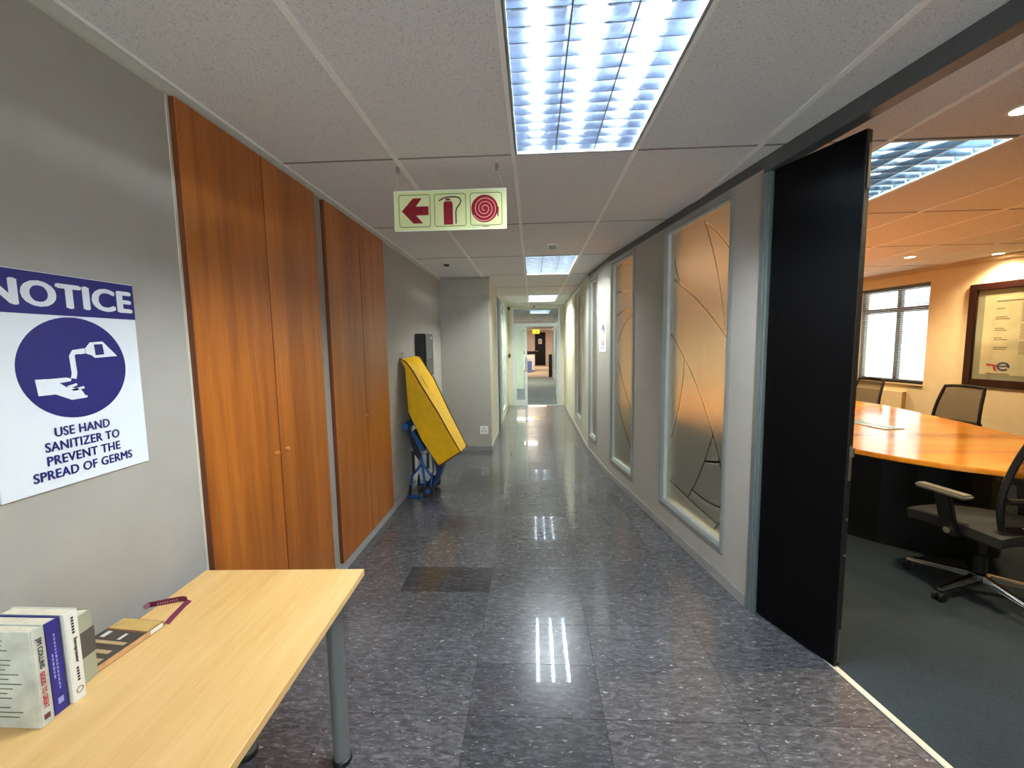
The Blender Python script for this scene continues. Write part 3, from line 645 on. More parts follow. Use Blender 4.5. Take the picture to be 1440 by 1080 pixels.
spine_text(b1, 'JIM COLLINS', 0.013, 0.168, M_bk_ink, T, 0.035, 0, 0.072); spine_text(b1, 'GOOD TO GREAT', 0.013, 0.082, M_bk_red, T, 0.035, 0, 0.086)
obj('publisher_mark', MB().box(0.001, 0.0018, -0.006, 0.005, 0.014, 0.026), plain('maroon_mark', (96, 40, 60), 0.5), b1, local=True)
bt = MB()
for k in range(17):
    z = 0.205-k*0.0112
    if k in (3, 13): continue
    bt.box(-0.148+random.uniform(0, .01), -0.05+random.uniform(-0.02, 0.02), -T/2-0.0006, -T/2, z, z+0.0022)
obj('back_cover_print', bt, plain('grey_green_print', (96, 100, 90), 0.5), b1, local=True)
b2, T2_ = standing_book('book', 'deep blue paperback held between a grey and a white book', 0.815, 0.847, -1.098, 0.15, 0.222, plain('deep_blue_cover', (30, 32, 128), 0.3, var=0.08))
M_pl = plain('pale_blue_ink', (150, 156, 214), 0.5); pr = MB()
for yy, za, zb in ((0.002, 0.19, 0.055), (-0.005, 0.145, 0.09)):
    z = za
    while z > zb:
        w_ = random.uniform(0.004, 0.009); pr.box(0.001, 0.0016, yy-0.0015, yy+0.0015, z-w_, z); z -= w_+0.003
pr.box(0.001, 0.0018, -0.005, 0.006, 0.022, 0.036); obj('spine_print', pr, M_pl, b2, local=True)['kind'] = 'stuff'
b3, T3_ = standing_book('book', 'white book with fine dark spine lettering between blue and grey-green books', 0.851, 0.879, -1.09, 0.165, 0.222, plain('white_cover', (232, 232, 224), 0.35, var=0.02))
spine_text(b3, 'Entrepreneur', 0.010, 0.125, M_bk_ink, T3_, 0.04, 0.001, 0.062); pr = MB()
for za, zb in ((0.208, 0.165), (0.082, 0.05)):
    z = za
    while z > zb: pr.box(0.001, 0.0016, -0.002, 0.003, z-0.005, z); z -= 0.0072
P_ = [(0.0012, 0.007*math.cos(a), 0.026+0.007*math.sin(a)) for a in [k*PI/9 for k in range(19)]]
pr.strip(P_, 0.0012, (1, 0, 0), 0.0006); obj('spine_print', pr, M_bk_ink, b3, local=True)['kind'] = 'stuff'
b4, T4_ = standing_book('book', 'thick grey-green hardback with a dark spine band, shortest standing book', 0.892, 0.943, -1.128, 0.15, 0.178, plain('grey_green_cover', (166, 170, 148), 0.5, var=0.04))
b4.rotation_euler = (0, 0, math.radians(6))
obj('spine_band', MB().box(0.001, 0.0018, -T4_/2, T4_/2, 0.066, 0.132), plain('charcoal_band', (78, 76, 72), 0.5), b4, local=True)
# the flat book
fbk = thing('book', 'brown and gold paperback lying flat next to the standing books', 'book', (-1.125, 1.028, TZ+0.0005), math.radians(-5))
M_fcov = plain('dark_photo_cover', (70, 60, 52), 0.3, var=0.1)
obj('cover', MB().box(-0.135, 0, -0.092, 0.092, 0, 0.0015).box(-0.135, 0, -0.092, 0.092, 0.0165, 0.018).box(-0.0015, 0, -0.092, 0.092, 0.0015, 0.0165), M_fcov, fbk, local=True)
obj('page_block', MB().box(-0.133, -0.0015, -0.090, 0.090, 0.0015, 0.0165), M_pages, fbk, local=True)
obj('title_band', MB().box(-0.134, -0.001, 0.045, 0.090, 0.018, 0.0185), plain('gold_band', (206, 168, 96), 0.35, var=0.05, scale=40), fbk, local=True)
obj('rust_stripe', MB().box(-0.134, -0.001, 0.039, 0.045, 0.018, 0.0185), plain('rust_stripe', (120, 66, 50), 0.35), fbk, local=True)
im = MB(); M_shelf = plain('tan_print', (196, 168, 120), 0.35)
im.box(-0.125, -0.012, -0.012, -0.001, 0.018, 0.0185).box(-0.130, -0.02, -0.045, -0.033, 0.018, 0.0185).box(-0.06, -0.01, -0.08, -0.062, 0.018, 0.0185)
obj('cover_print', im, M_shelf, fbk, local=True)
obj('cover_print', MB().box(-0.118, -0.104, 0.010, 0.034, 0.018, 0.0186).box(-0.056, -0.046, 0.006, 0.030, 0.018, 0.0186), M_white, fbk, local=True)
obj('spine_panel', MB().box(0, 0.0008, -0.090, 0.090, 0.002, 0.0165), plain('tan_spine', (200, 156, 112), 0.4, var=0.06, scale=60), fbk, local=True)
obj('spine_label', MB().box(0.0008, 0.0013, 0.052, 0.088, 0.003, 0.0155), M_white, fbk, local=True)
# wristband lanyard
ln = thing('lanyard', 'maroon woven strap with printed letters curled on the table', 'lanyard', (-1.17, 1.2, TZ))
M_maroon = plain('maroon_webbing', (104, 22, 56), 0.6, var=0.06, bump=0.2, bscale=900)
def ribbon(pts, h, t):
    mb = MB(); P = [Vector(p) for p in pts]; m = len(P); A = []; 
    for i, p in enumerate(P):
        d = (P[min(i+1, m-1)]-P[max(i-1, 0)]); d.z = 0; d.normalize(); q = Vector((-d.y, d.x, 0))*t/2
        A.append([p-q, p+q, p+q+Vector((0, 0, h)), p-q+Vector((0, 0, h))])
    for i in range(m-1): mb.loft(A[i], A[i+1])
    return mb
pth = [(-1.252, 1.205, TZ+0.001), (-1.235, 1.213, TZ+0.001), (-1.20, 1.23, TZ+0.001), (-1.17, 1.243, TZ+0.001), (-1.155, 1.243, TZ+0.001), (-1.145, 1.236, TZ+0.001)]
obj('strap', ribbon(pth, 0.016, 0.003), M_maroon, ln, smooth=False)
obj('strap_tail', MB().strip([(-1.143, 1.243, TZ+0.002), (-1.138, 1.215, TZ+0.004), (-1.126, 1.16, TZ+0.003), (-1.118, 1.13, TZ+0.002)], 0.015, (0.5, 0, 1), 0.002), M_maroon, ln)
obj('end_rivet', MB().cyl((-1.252, 1.203, TZ+0.009), (-1.248, 1.198, TZ+0.009), 0.008, n=16), plain('pinkish_rivet', (170, 120, 140), 0.4), ln)
lt = MB()
for k in range(9):
    u = k/8; x = -1.225+0.045*u; y = 1.2155+0.0225*u; lt.box(x, x+0.0028, y-0.0028, y-0.0018, TZ+0.006, TZ+0.012)
obj('strap_lettering', lt, plain('pale_pink_thread', (206, 150, 170), 0.6), ln)

# ------------------------------------------------------------------ evacuation chair under a yellow cover
ec = thing('evacuation_chair', 'folded blue evacuation chair under a yellow vinyl cover, hooked on the wall', 'evacuation chair', (-1.1, 4.2, 0))
M_yel = plain('yellow_vinyl', (238, 184, 0), 0.3, var=0.05, scale=10, bump=0.12, bscale=14)
M_pipe = plain('brown_piping', (84, 44, 10), 0.5)
ya, yb = 4.0, 4.42
near = [(-1.300, 1.412), (-1.235, 1.372), (-1.170, 1.28), (-1.105, 1.158), (-0.94, 0.877), (-0.83, 0.665), (-0.725, 0.475), (-0.948, 0.329), (-1.115, 0.60), (-1.236, 0.877), (-1.245, 1.10), (-1.255, 1.31)]
farp = [(-1.250, 1.424), (-1.222, 1.42), (-1.15, 1.30), (-1.073, 1.18), (-0.90, 0.79), (-0.815, 0.61), (-0.730, 0.428), (-0.95, 0.30), (-1.115, 0.58), (-1.23, 0.85), (-1.24, 1.08), (-1.25, 1.30)]
nA = [(x, ya, z) for x, z in near]; nB = [(x, yb, z) for x, z in farp]
obj('cover', MB().loft(nA, nB), M_yel, ec, bevel=0.012, seg=3, smooth=True)
obj('cover_piping', MB().tube([(x, ya-0.002, z) for x, z in near[:8]], 0.007, 6).tube([(x, yb+0.002, z) for x, z in farp[1:8]], 0.007, 6).tube([(near[7][0]-0.001, ya, near[7][1]), (farp[7][0], yb, farp[7][1])], 0.007, 6), M_pipe, ec, smooth=True)
sm = MB(); 
for (x, z), (x2, z2) in (((-1.135, 1.222), (-1.07, 1.105)),): sm.strip([(x+0.012, 4.09, z+0.008), (x2+0.012, 4.09, z2+0.008)], 0.012, (0.87, 0, 0.5), 0.004)
obj('zip_flap', sm, plain('dark_yellow_seam', (170, 120, 6), 0.5), ec)
M_blue = plain('blue_powder_coat', (24, 82, 150), 0.35, 0.1, var=0.05); M_strap = plain('black_webbing', (20, 22, 26), 0.7)
M_wbag = plain('white_fabric', (205, 205, 205), 0.8, var=0.04)
for yy in (4.04, 4.36):
    obj('frame_tube', MB().tube([(-1.285, yy, 0.70), (-1.24, yy, 0.62), (-1.14, yy, 0.42), (-1.125, yy, 0.345)], 0.014, 10).tube([(-1.125, yy, 0.345), (-1.235, yy, 0.22), (-1.25, yy, 0.13), (-1.262, yy, 0.03)], 0.013, 10).tube([(-1.125, yy, 0.345), (-1.11, yy, 0.18), (-1.105, yy, 0.06)], 0.012, 10).tube([(-1.125, yy, 0.345), (-1.03, yy, 0.20), (-1.055, yy, 0.09)], 0.012, 10), M_blue, ec, smooth=True)
    obj('rubber_grip', MB().cyl((-1.251, yy, 0.125), (-1.264, yy, 0.012), 0.016, n=12), M_plastic_black, ec, smooth=True)
    wh = obj('wheel', MB().cyl((-1.075, yy-0.014, 0.062), (-1.075, yy+0.014, 0.062), 0.062, n=24), M_plastic_black, ec, smooth=True, bevel=0.005)
    obj('wheel_hub', MB().cyl((-1.075, yy-0.018, 0.062), (-1.075, yy+0.018, 0.062), 0.026, n=16), M_blue, wh, smooth=True)
obj('head_roll', MB().cyl((-1.272, 4.0, 0.735), (-1.272, 4.4, 0.735), 0.034, n=20), plain('blue_fabric', (36, 92, 150), 0.7), ec, smooth=True)
obj('blue_pad', MB().prism([(-1.235, 4.02, 0.66), (-1.20, 4.02, 0.69), (-1.09, 4.02, 0.50), (-1.125, 4.02, 0.46)], (0, 0.36, 0)), plain('blue_pad_fabric', (20, 70, 130), 0.5), ec, bevel=0.01)
obj('strap', MB().prism([(-1.265, 4.015, 0.70), (-1.24, 4.015, 0.71), (-1.13, 4.015, 0.44), (-1.145, 4.015, 0.38), (-1.20, 4.015, 0.46)], (0, 0.03, 0)).box(-1.225, -1.195, 4.02, 4.03, 0.25, 0.48).box(-1.075, -1.05, 4.02, 4.03, 0.30, 0.46), M_strap, ec)
obj('seat_sling', MB().prism([(-1.02, 4.10, 0.40), (-0.93, 4.10, 0.37), (-0.955, 4.10, 0.22), (-1.02, 4.10, 0.08), (-1.05, 4.10, 0.08), (-1.0, 4.10, 0.24)], (0, 0.22, 0)), plain('navy_fabric', (18, 42, 96), 0.6), ec, bevel=0.008)
obj('inner_bag', MB().prism([(-1.19, 4.12, 0.44), (-1.06, 4.12, 0.46), (-1.05, 4.12, 0.2), (-1.12, 4.12, 0.1), (-1.21, 4.12, 0.18)], (0, 0.16, 0)), M_wbag, ec, bevel=0.03, smooth=True)
obj('foot_bar', MB().box(-1.275, -1.13, 4.00, 4.03, 0.004, 0.026).box(-1.275, -1.13, 4.37, 4.40, 0.004, 0.026), M_blue, ec, bevel=0.005)
obj('lower_webbing', MB().box(-1.17, -1.04, 4.06, 4.34, 0.02, 0.085), M_strap, ec, bevel=0.02)
for yy in (4.04, 4.12): obj('wall_hook', MB().tube([(LX, yy, 1.46), (-1.285, yy, 1.455), (-1.28, yy, 1.41)], 0.004, 6), M_steel, ec)

# ------------------------------------------------------------------ black wall box
kb = thing('wall_key_box', 'black metal wall box with grey front behind the yellow cover', 'wall box', (LX, 4.76, 1.185))
obj('body', MB().box(LX+0.0005, -1.195, 4.58, 4.95, 1.185, 1.665), M_plastic_black, kb, bevel=0.006)
fd = obj('front_door', MB().box(-1.195, -1.188, 4.595, 4.90, 1.20, 1.65), plain('dark_grey_panel', (70, 72, 72), 0.3), kb, bevel=0.004)
obj('lock_handle', MB().box(-1.188, -1.178, 4.70, 4.76, 1.39, 1.46).cyl((-1.19, 4.73, 1.425), (-1.172, 4.73, 1.425), 0.014, n=14), M_steel, fd)
obj('status_lamp', MB().cyl((-1.190, 4.83, 1.62), (-1.184, 4.83, 1.62), 0.014, n=14), M_white, fd)

# ------------------------------------------------------------------ wall socket
so = thing('wall_socket', 'square white power socket on the recess wall', 'socket', (-0.71, RY, 0.24))
obj('plate', MB().box(-0.772, -0.652, RY-0.010, RY-0.0005, 0.246, 0.366), M_white, so, bevel=0.004)
for px_, pz_ in ((-0.733, 0.290), (-0.690, 0.290), (-0.712, 0.327)):
    obj('socket_hole', MB().cyl((px_, RY-0.0112, pz_), (px_, RY-0.0095, pz_), 0.009, n=14), plain('grey_recess', (96, 96, 94), 0.6), so)
obj('switch', MB().box(-0.752, -0.735, RY-0.014, RY-0.010, 0.32, 0.35), M_white, so, bevel=0.002)

# ------------------------------------------------------------------ poster on the pier
pst = thing('poster', 'small white paper poster with red and blue figure on the pier', 'poster', tuple(O2+MD*0.30+Vector((0, 0, 1.42))))
PB = basis(O2+MD*0.46+MN*0.0012+Vector((0, 0, 1.42)), -MD, (0, 0, 1))
def pprint(nm, pts, m, dz): 
    mb = flat_poly(pts, 0.0005); mb.v = [(x, y, z+dz) for x, y, z in mb.v]; return obj(nm, mb.xf(PB), m, pst)
pprint('sheet', [(0, 0), (0.33, 0), (0.33, 0.40), (0, 0.40)], plain('poster_paper', (216, 218, 236), 0.5), 0.0)
pprint('blue_figure', [(0.10, 0.22), (0.16, 0.33), (0.23, 0.33), (0.27, 0.26), (0.23, 0.20), (0.21, 0.27), (0.17, 0.27)], plain('dark_blue_print', (50, 60, 96), 0.5), 0.0006)
pprint('red_figure', [(0.26, 0.22), (0.20, 0.10), (0.10, 0.22), (0.13, 0.14), (0.18, 0.075), (0.24, 0.085)], plain('red_print', (188, 96, 104), 0.5), 0.0006)
pprint('caption', [(0.06, 0.045), (0.26, 0.045), (0.26, 0.06), (0.06, 0.06)], plain('violet_print', (150, 150, 190), 0.5), 0.0006)
pprint('bottom_clip', [(0.0, 0.0), (0.33, 0.0), (0.33, 0.006), (0.0, 0.006)], plain('grey_clip', (110, 110, 110), 0.5), 0.0008)

# ------------------------------------------------------------------ black boardroom door leaf
hx, hy = 1.243, 2.268; ex_, ey_ = 1.389, 1.874
dv = Vector((ex_-hx, ey_-hy, 0)); DLEN = dv.length; dz_ = math.atan2(dv.y, dv.x)
d1 = sroot('door_1', 'tall matt black door leaf ajar at the boardroom opening', 'door', (hx, hy, 0.0), dz_)
# local x from hinge to free edge; local +y is the boardroom side
obj('leaf', MB().box(0, DLEN, 0, 0.032, 0.008, 2.397), M_blackleaf, d1, local=True, bevel=0.002, seg=1)
obj('edge_lipping', MB().box(DLEN, DLEN+0.003, 0.002, 0.030, 0.012, 2.395), plain('dark_lipping', (20, 18, 17), 0.5), d1, local=True)
obj('lock_face_plate', MB().box(DLEN+0.004, DLEN+0.0055, 0.008, 0.026, 0.90, 1.06), M_steel, d1, local=True)
obj('latch_bolt', MB().box(DLEN+0.0055, DLEN+0.014, 0.016, 0.028, 1.01, 1.05), M_steel, d1, local=True)
obj('flush_bolt', MB().box(DLEN+0.004, DLEN+0.0055, 0.012, 0.028, 0.03, 0.19), M_steel, d1, local=True)
obj('flush_bolt', MB().box(DLEN+0.004, DLEN+0.0055, 0.012, 0.028, 2.16, 2.34), M_steel, d1, local=True)
for z in (0.55, 0.72): obj('edge_screw', MB().cyl((DLEN+0.003, 0.02, z), (DLEN+0.006, 0.02, z), 0.006, n=10), M_steel, d1, local=True)
for z in (0.25, 1.2, 2.15): obj('hinge', MB().cyl((-0.004, 0.036, z-0.05), (-0.004, 0.036, z+0.05), 0.007, n=10), M_alu, d1, local=True)

# ------------------------------------------------------------------ boardroom window with blind
bp = BO+RD*bw0; WL = bw1-bw0
bwn = sroot('window_5', 'boardroom window with grey metal frame and white venetian blind', 'window', (bp.x, bp.y, 0), RZ)
M_wfr = plain('window_grey_paint', (96, 98, 98), 0.45, 0.2)
def bwb(nm, x0, x1, z0, z1, y0=-0.13, y1=-0.075, m=M_wfr): return obj(nm, MB().box(x0, x1, y0, y1, z0, z1), m, bwn, local=True, bevel=0.003)
z0, z1 = 0.895, 2.285; mm = 0.455*K
bwb('frame_stile', 0, 0.045, z0, z1); bwb('frame_stile', WL-0.045, WL, z0, z1); bwb('frame_rail', 0.045, WL-0.045, z0, z0+0.045); bwb('frame_rail', 0.045, WL-0.045, z1-0.06, z1)
bwb('mullion', mm-0.03, mm+0.03, z0+0.045, z1-0.06); bwb('transom', 0.045, mm-0.03, 1.915, 1.985); bwb('transom', mm+0.03, WL-0.045, 1.915, 1.985)
for xa, xb in ((0.045, mm-0.03), (mm+0.03, WL-0.045)):
    for za, zb in ((z0+0.045, 1.915), (1.985, z1-0.06)):
        obj('glass_pane', MB().box(xa, xb, -0.106, -0.100, za, zb), M_glass, bwn, local=True)
sl = MB()
for k in range(52):
    z = 0.93+k*0.0255
    sl.prism([(0.03, -0.046, z), (0.03, -0.024, z+0.004), (0.03, -0.024, z+0.005), (0.03, -0.046, z+0.001)], (WL-0.06, 0, 0))
bl = thing('venetian_blind', 'fine white venetian blind hanging in the boardroom window', 'blind', (bp.x, bp.y, 0), RZ)
M_slat = plain('white_slat', (232, 236, 234), 0.5)
so_ = obj('slats', sl, M_slat, bl, local=True); so_['kind'] = 'stuff'
obj('head_rail', MB().box(0.02, WL-0.02, -0.05, -0.015, 2.255, 2.284), M_wfr, bl, local=True)
for x in (0.2, WL/2+0.05, WL-0.2): obj('ladder_cord', MB().cyl((x, -0.022, 0.93), (x, -0.022, 2.255), 0.0012, n=6), M_white, bl, local=True)
struct(obj('trim_window_sill', along(BO, RD, RN, bw0-0.01, bw1+0.01, 0.03, -0.075, 0.875, 0.895), plain('cream_sill', (214, 190, 150), 0.5), bevel=0.003))
# pale building seen through the blind
nbld = thing('neighbour_building', 'pale building outside the boardroom window with grey overhang', 'building', (9.6, 8.0, 0))
obj('facade', MB().box(9.5, 9.8, 3.0, 16.0, -1.0, 4.2), plain('white_render', (226, 232, 228), 0.8), nbld)
obj('overhang', MB().box(8.9, 9.5, 6.5, 10.2, 2.0, 2.5), plain('grey_concrete', (140, 150, 148), 0.8), nbld)

# casing below the window
rad = thing('window_wall_panel', 'cream boxed panel fixed below the boardroom window', 'wall panel', tuple(BO+RD*((6.14-BY0)*K)))
obj('panel', along(BO, RD, RN, (6.14-BY0)*K, (7.3-BY0)*K, 0.06, 0.0005, 0.30, 0.775), M_board_wall, rad, bevel=0.003)
obj('panel_edge', along(BO, RD, RN, (6.135-BY0)*K, (6.14-BY0)*K, 0.058, 0.0005, 0.30, 0.773), plain('ochre_edge', (150, 110, 60), 0.6), rad)

# ------------------------------------------------------------------ framed letter
PS1 = (5.465-BY0)*K; PSW = 1.62; pz0, pz1 = 0.943, 2.172
# local x runs from the viewer's left (far end) towards the camera
pf = thing('framed_letter', 'large mahogany framed letter with small red and blue emblem', 'picture', tuple(BO+RD*PS1+Vector((0, 0, pz0))))
FB = basis(BO+RD*PS1+RN*0.001+Vector((0, 0, pz0)), -RD, (0, 0, 1)); PH = pz1-pz0; fw_ = 0.085
def fp(nm, x0, x1, y0, y1, t0, t1, m, bev=0.0): return obj(nm, MB().box(x0, x1, y0, y1, t0, t1).xf(FB), m, pf, bevel=bev)
fp('frame_side', 0, fw_, 0, PH, 0, 0.035, M_mahogany, 0.008); fp('frame_side', PSW-fw_, PSW, 0, PH, 0, 0.035, M_mahogany, 0.008)
fp('frame_rail', fw_, PSW-fw_, 0, fw_, 0, 0.035, M_mahogany, 0.008); fp('frame_rail', fw_, PSW-fw_, PH-fw_, PH, 0, 0.035, M_mahogany, 0.008)
fp('mount', fw_, PSW-fw_, fw_, PH-fw_, 0, 0.006, plain('grey_green_mount', (178, 172, 146), 0.6))
fp('sheet', fw_+0.07, PSW-fw_-0.07, fw_+0.06, PH-fw_-0.06, 0.006, 0.008, plain('cream_letter_paper', (236, 220, 180), 0.5))
M_gink = plain('grey_ink', (150, 132, 100), 0.6)
tx = MB()
def row(x0, x1, y, h=0.008): tx.box(x0, x1, y-h/2, y+h/2, 0.008, 0.0086)
row(0.27, 0.62, PH-0.225, 0.016)
for y, n_ in ((PH-0.31, 1), (PH-0.41, 2), (PH-0.54, 2), (PH-0.65, 2), (PH-0.76, 2)):
    for k in range(n_): row(0.27, 0.27+random.uniform(0.07, 0.15), y-k*0.022, 0.010)
y = PH-0.27
while y > 0.38:
    row(0.50, PSW-0.30-random.uniform(0, 0.05), y, 0.007); y -= 0.019 if random.random() > 0.16 else 0.045
obj('letter_text', tx.xf(FB), M_gink, pf)
lr = plain('logo_red', (206, 60, 40), 0.5); lb = plain('logo_blue', (70, 60, 110), 0.5)
LGX, LGY = 0.33, 0.245
obj('emblem_bar', flat_poly([(LGX-0.115, LGY+0.03), (LGX+0.0, LGY+0.018), (LGX+0.0, LGY-0.002), (LGX-0.105, LGY+0.006)]).xf(FB @ Matrix.Translation((0, 0, 0.0086))), lr, pf)
obj('emblem_stem', flat_poly([(LGX-0.05, LGY+0.015), (LGX-0.025, LGY+0.012), (LGX-0.005, LGY-0.055), (LGX-0.035, LGY-0.05)]).xf(FB @ Matrix.Translation((0, 0, 0.009))), lr, pf)
ring = [(LGX+0.05+0.05*math.cos(a), LGY+0.0+0.042*math.sin(a), 0.0088) for a in [math.radians(d) for d in range(-20, 330, 10)]]
obj('emblem_ring', MB().strip(ring, 0.020, (0, 0, 1)).strip([(LGX+0.0, LGY-0.002, 0.0088), (LGX+0.1, LGY+0.008, 0.0088)], 0.016, (0, 0, 1)).xf(FB), lb, pf)
obj('emblem_caption', MB().box(LGX-0.11, LGX+0.11, LGY-0.095, LGY-0.083, 0.008, 0.0088).xf(FB), M_gink, pf)
# glass over the letter
fp('picture_glass', fw_, PSW-fw_, fw_, PH-fw_, 0.012, 0.0135, M_glass)

# ------------------------------------------------------------------ boardroom table
ctr = Vector((3.15, 4.40, 0)); vv = Vector((-0.148, 0.989, 0)); uu = Vector((0.989, 0.148, 0)); ctr = ctr - uu*(-0.28)*-1
bt_ = thing('boardroom_table', 'large boat-shaped glossy cherry boardroom table on a black base', 'table', (ctr.x, ctr.y, 0))
prof = [(-2.02, 0.0), (-2.0, 0.16), (-1.94, 0.27), (-1.8, 0.43), (-1.63, 0.585), (-1.45, 0.69), (-1.2, 0.79), (-1.02, 0.85), (-0.54, 1.04), (-0.08, 1.19), (0.49, 1.37), (0.9, 1.40)]
half = prof + [(1.8-v, w_) for v, w_ in reversed(prof[:-1])]
ring_ = [ctr+vv*v+uu*w_ for v, w_ in half] + [ctr+vv*v-uu*w_ for v, w_ in reversed(half[1:-1])]
tt = MB().prism([(p.x, p.y, 0.715) for p in ring_], (0, 0, 0.035))
obj('table_top', tt, M_cherry, bt_, bevel=0.006, smooth=False)
def inset(poly, k): return [ctr+vv*0.9+(p-ctr-vv*0.9)*k for p in poly]
obj('base_panel', MB().prism([(p.x, p.y, 0.005) for p in inset(ring_, 0.82)], (0, 0, 0.71)), M_black, bt_)
cbx = thing('table_cable_box', 'pale metal cable box set into the boardroom table', 'cable box', (3.09, 3.95, 0.75))
obj('lid', MB().prism([tuple(Vector((3.09, 3.98, 0.7505))+vv*a+uu*b) for a, b in ((-0.3, -0.115), (-0.3, 0.075), (0.35, 0.075), (0.35, -0.115))], (0, 0, 0.006)), plain('pale_metal_lid', (176, 186, 178), 0.25, 0.5), cbx, bevel=0.002)
obj('lid_seam', MB().prism([tuple(Vector((3.09, 3.98, 0.7565))+vv*a+uu*b) for a, b in ((-0.3, -0.024), (-0.3, -0.016), (0.35, -0.016), (0.35, -0.024))], (0, 0, 0.001)), M_plastic_black, cbx)

# ------------------------------------------------------------------ office chairs (front is local +x)
M_mesh = None
def mesh_fabric():
    t = NT('black_chair_mesh'); tc = t.n('ShaderNodeTexCoord')
    mp = t.n('ShaderNodeMapping'); mp.inputs['Scale'].default_value = (260, 260, 260); t.l(tc.outputs['Object'], mp.inputs['Vector'])
    ch = t.n('ShaderNodeTexChecker'); ch.inputs['Scale'].default_value = 1.0; t.l(mp.outputs[0], ch.inputs['Vector'])
    b = t.n('ShaderNodeBsdfPrincipled'); b.inputs['Base Color'].default_value = lin((38, 36, 32)); b.inputs['Roughness'].default_value = 0.7
    tr = t.n('ShaderNodeBsdfTransparent'); mx = t.n('ShaderNodeMixShader')
    t.l(t.math('MULTIPLY', ch.outputs['Fac'], 0.55), mx.inputs[0]); t.l(b.outputs[0], mx.inputs[1]); t.l(tr.outputs[0], mx.inputs[2]); t.l(mx.outputs[0], t.out.inputs[0]); return t.m
M_mesh = mesh_fabric(); M_seat = plain('dark_grey_seat_fabric', (52, 52, 48), 0.8, var=0.05, bump=0.3, bscale=500)
def back_pt(u, w_):
    """u -1..1 across, w 0..1 up: curved leaning back"""
    half_w = 0.225*(1-0.18*w_**2)*(0.86+0.14*min(1, w_*4))
    x = -0.235-0.10*w_-0.03*math.sin(w_*PI)*-1 + 0.035*u*u
    return Vector((x, u*half_w, 0.50+0.56*w_))
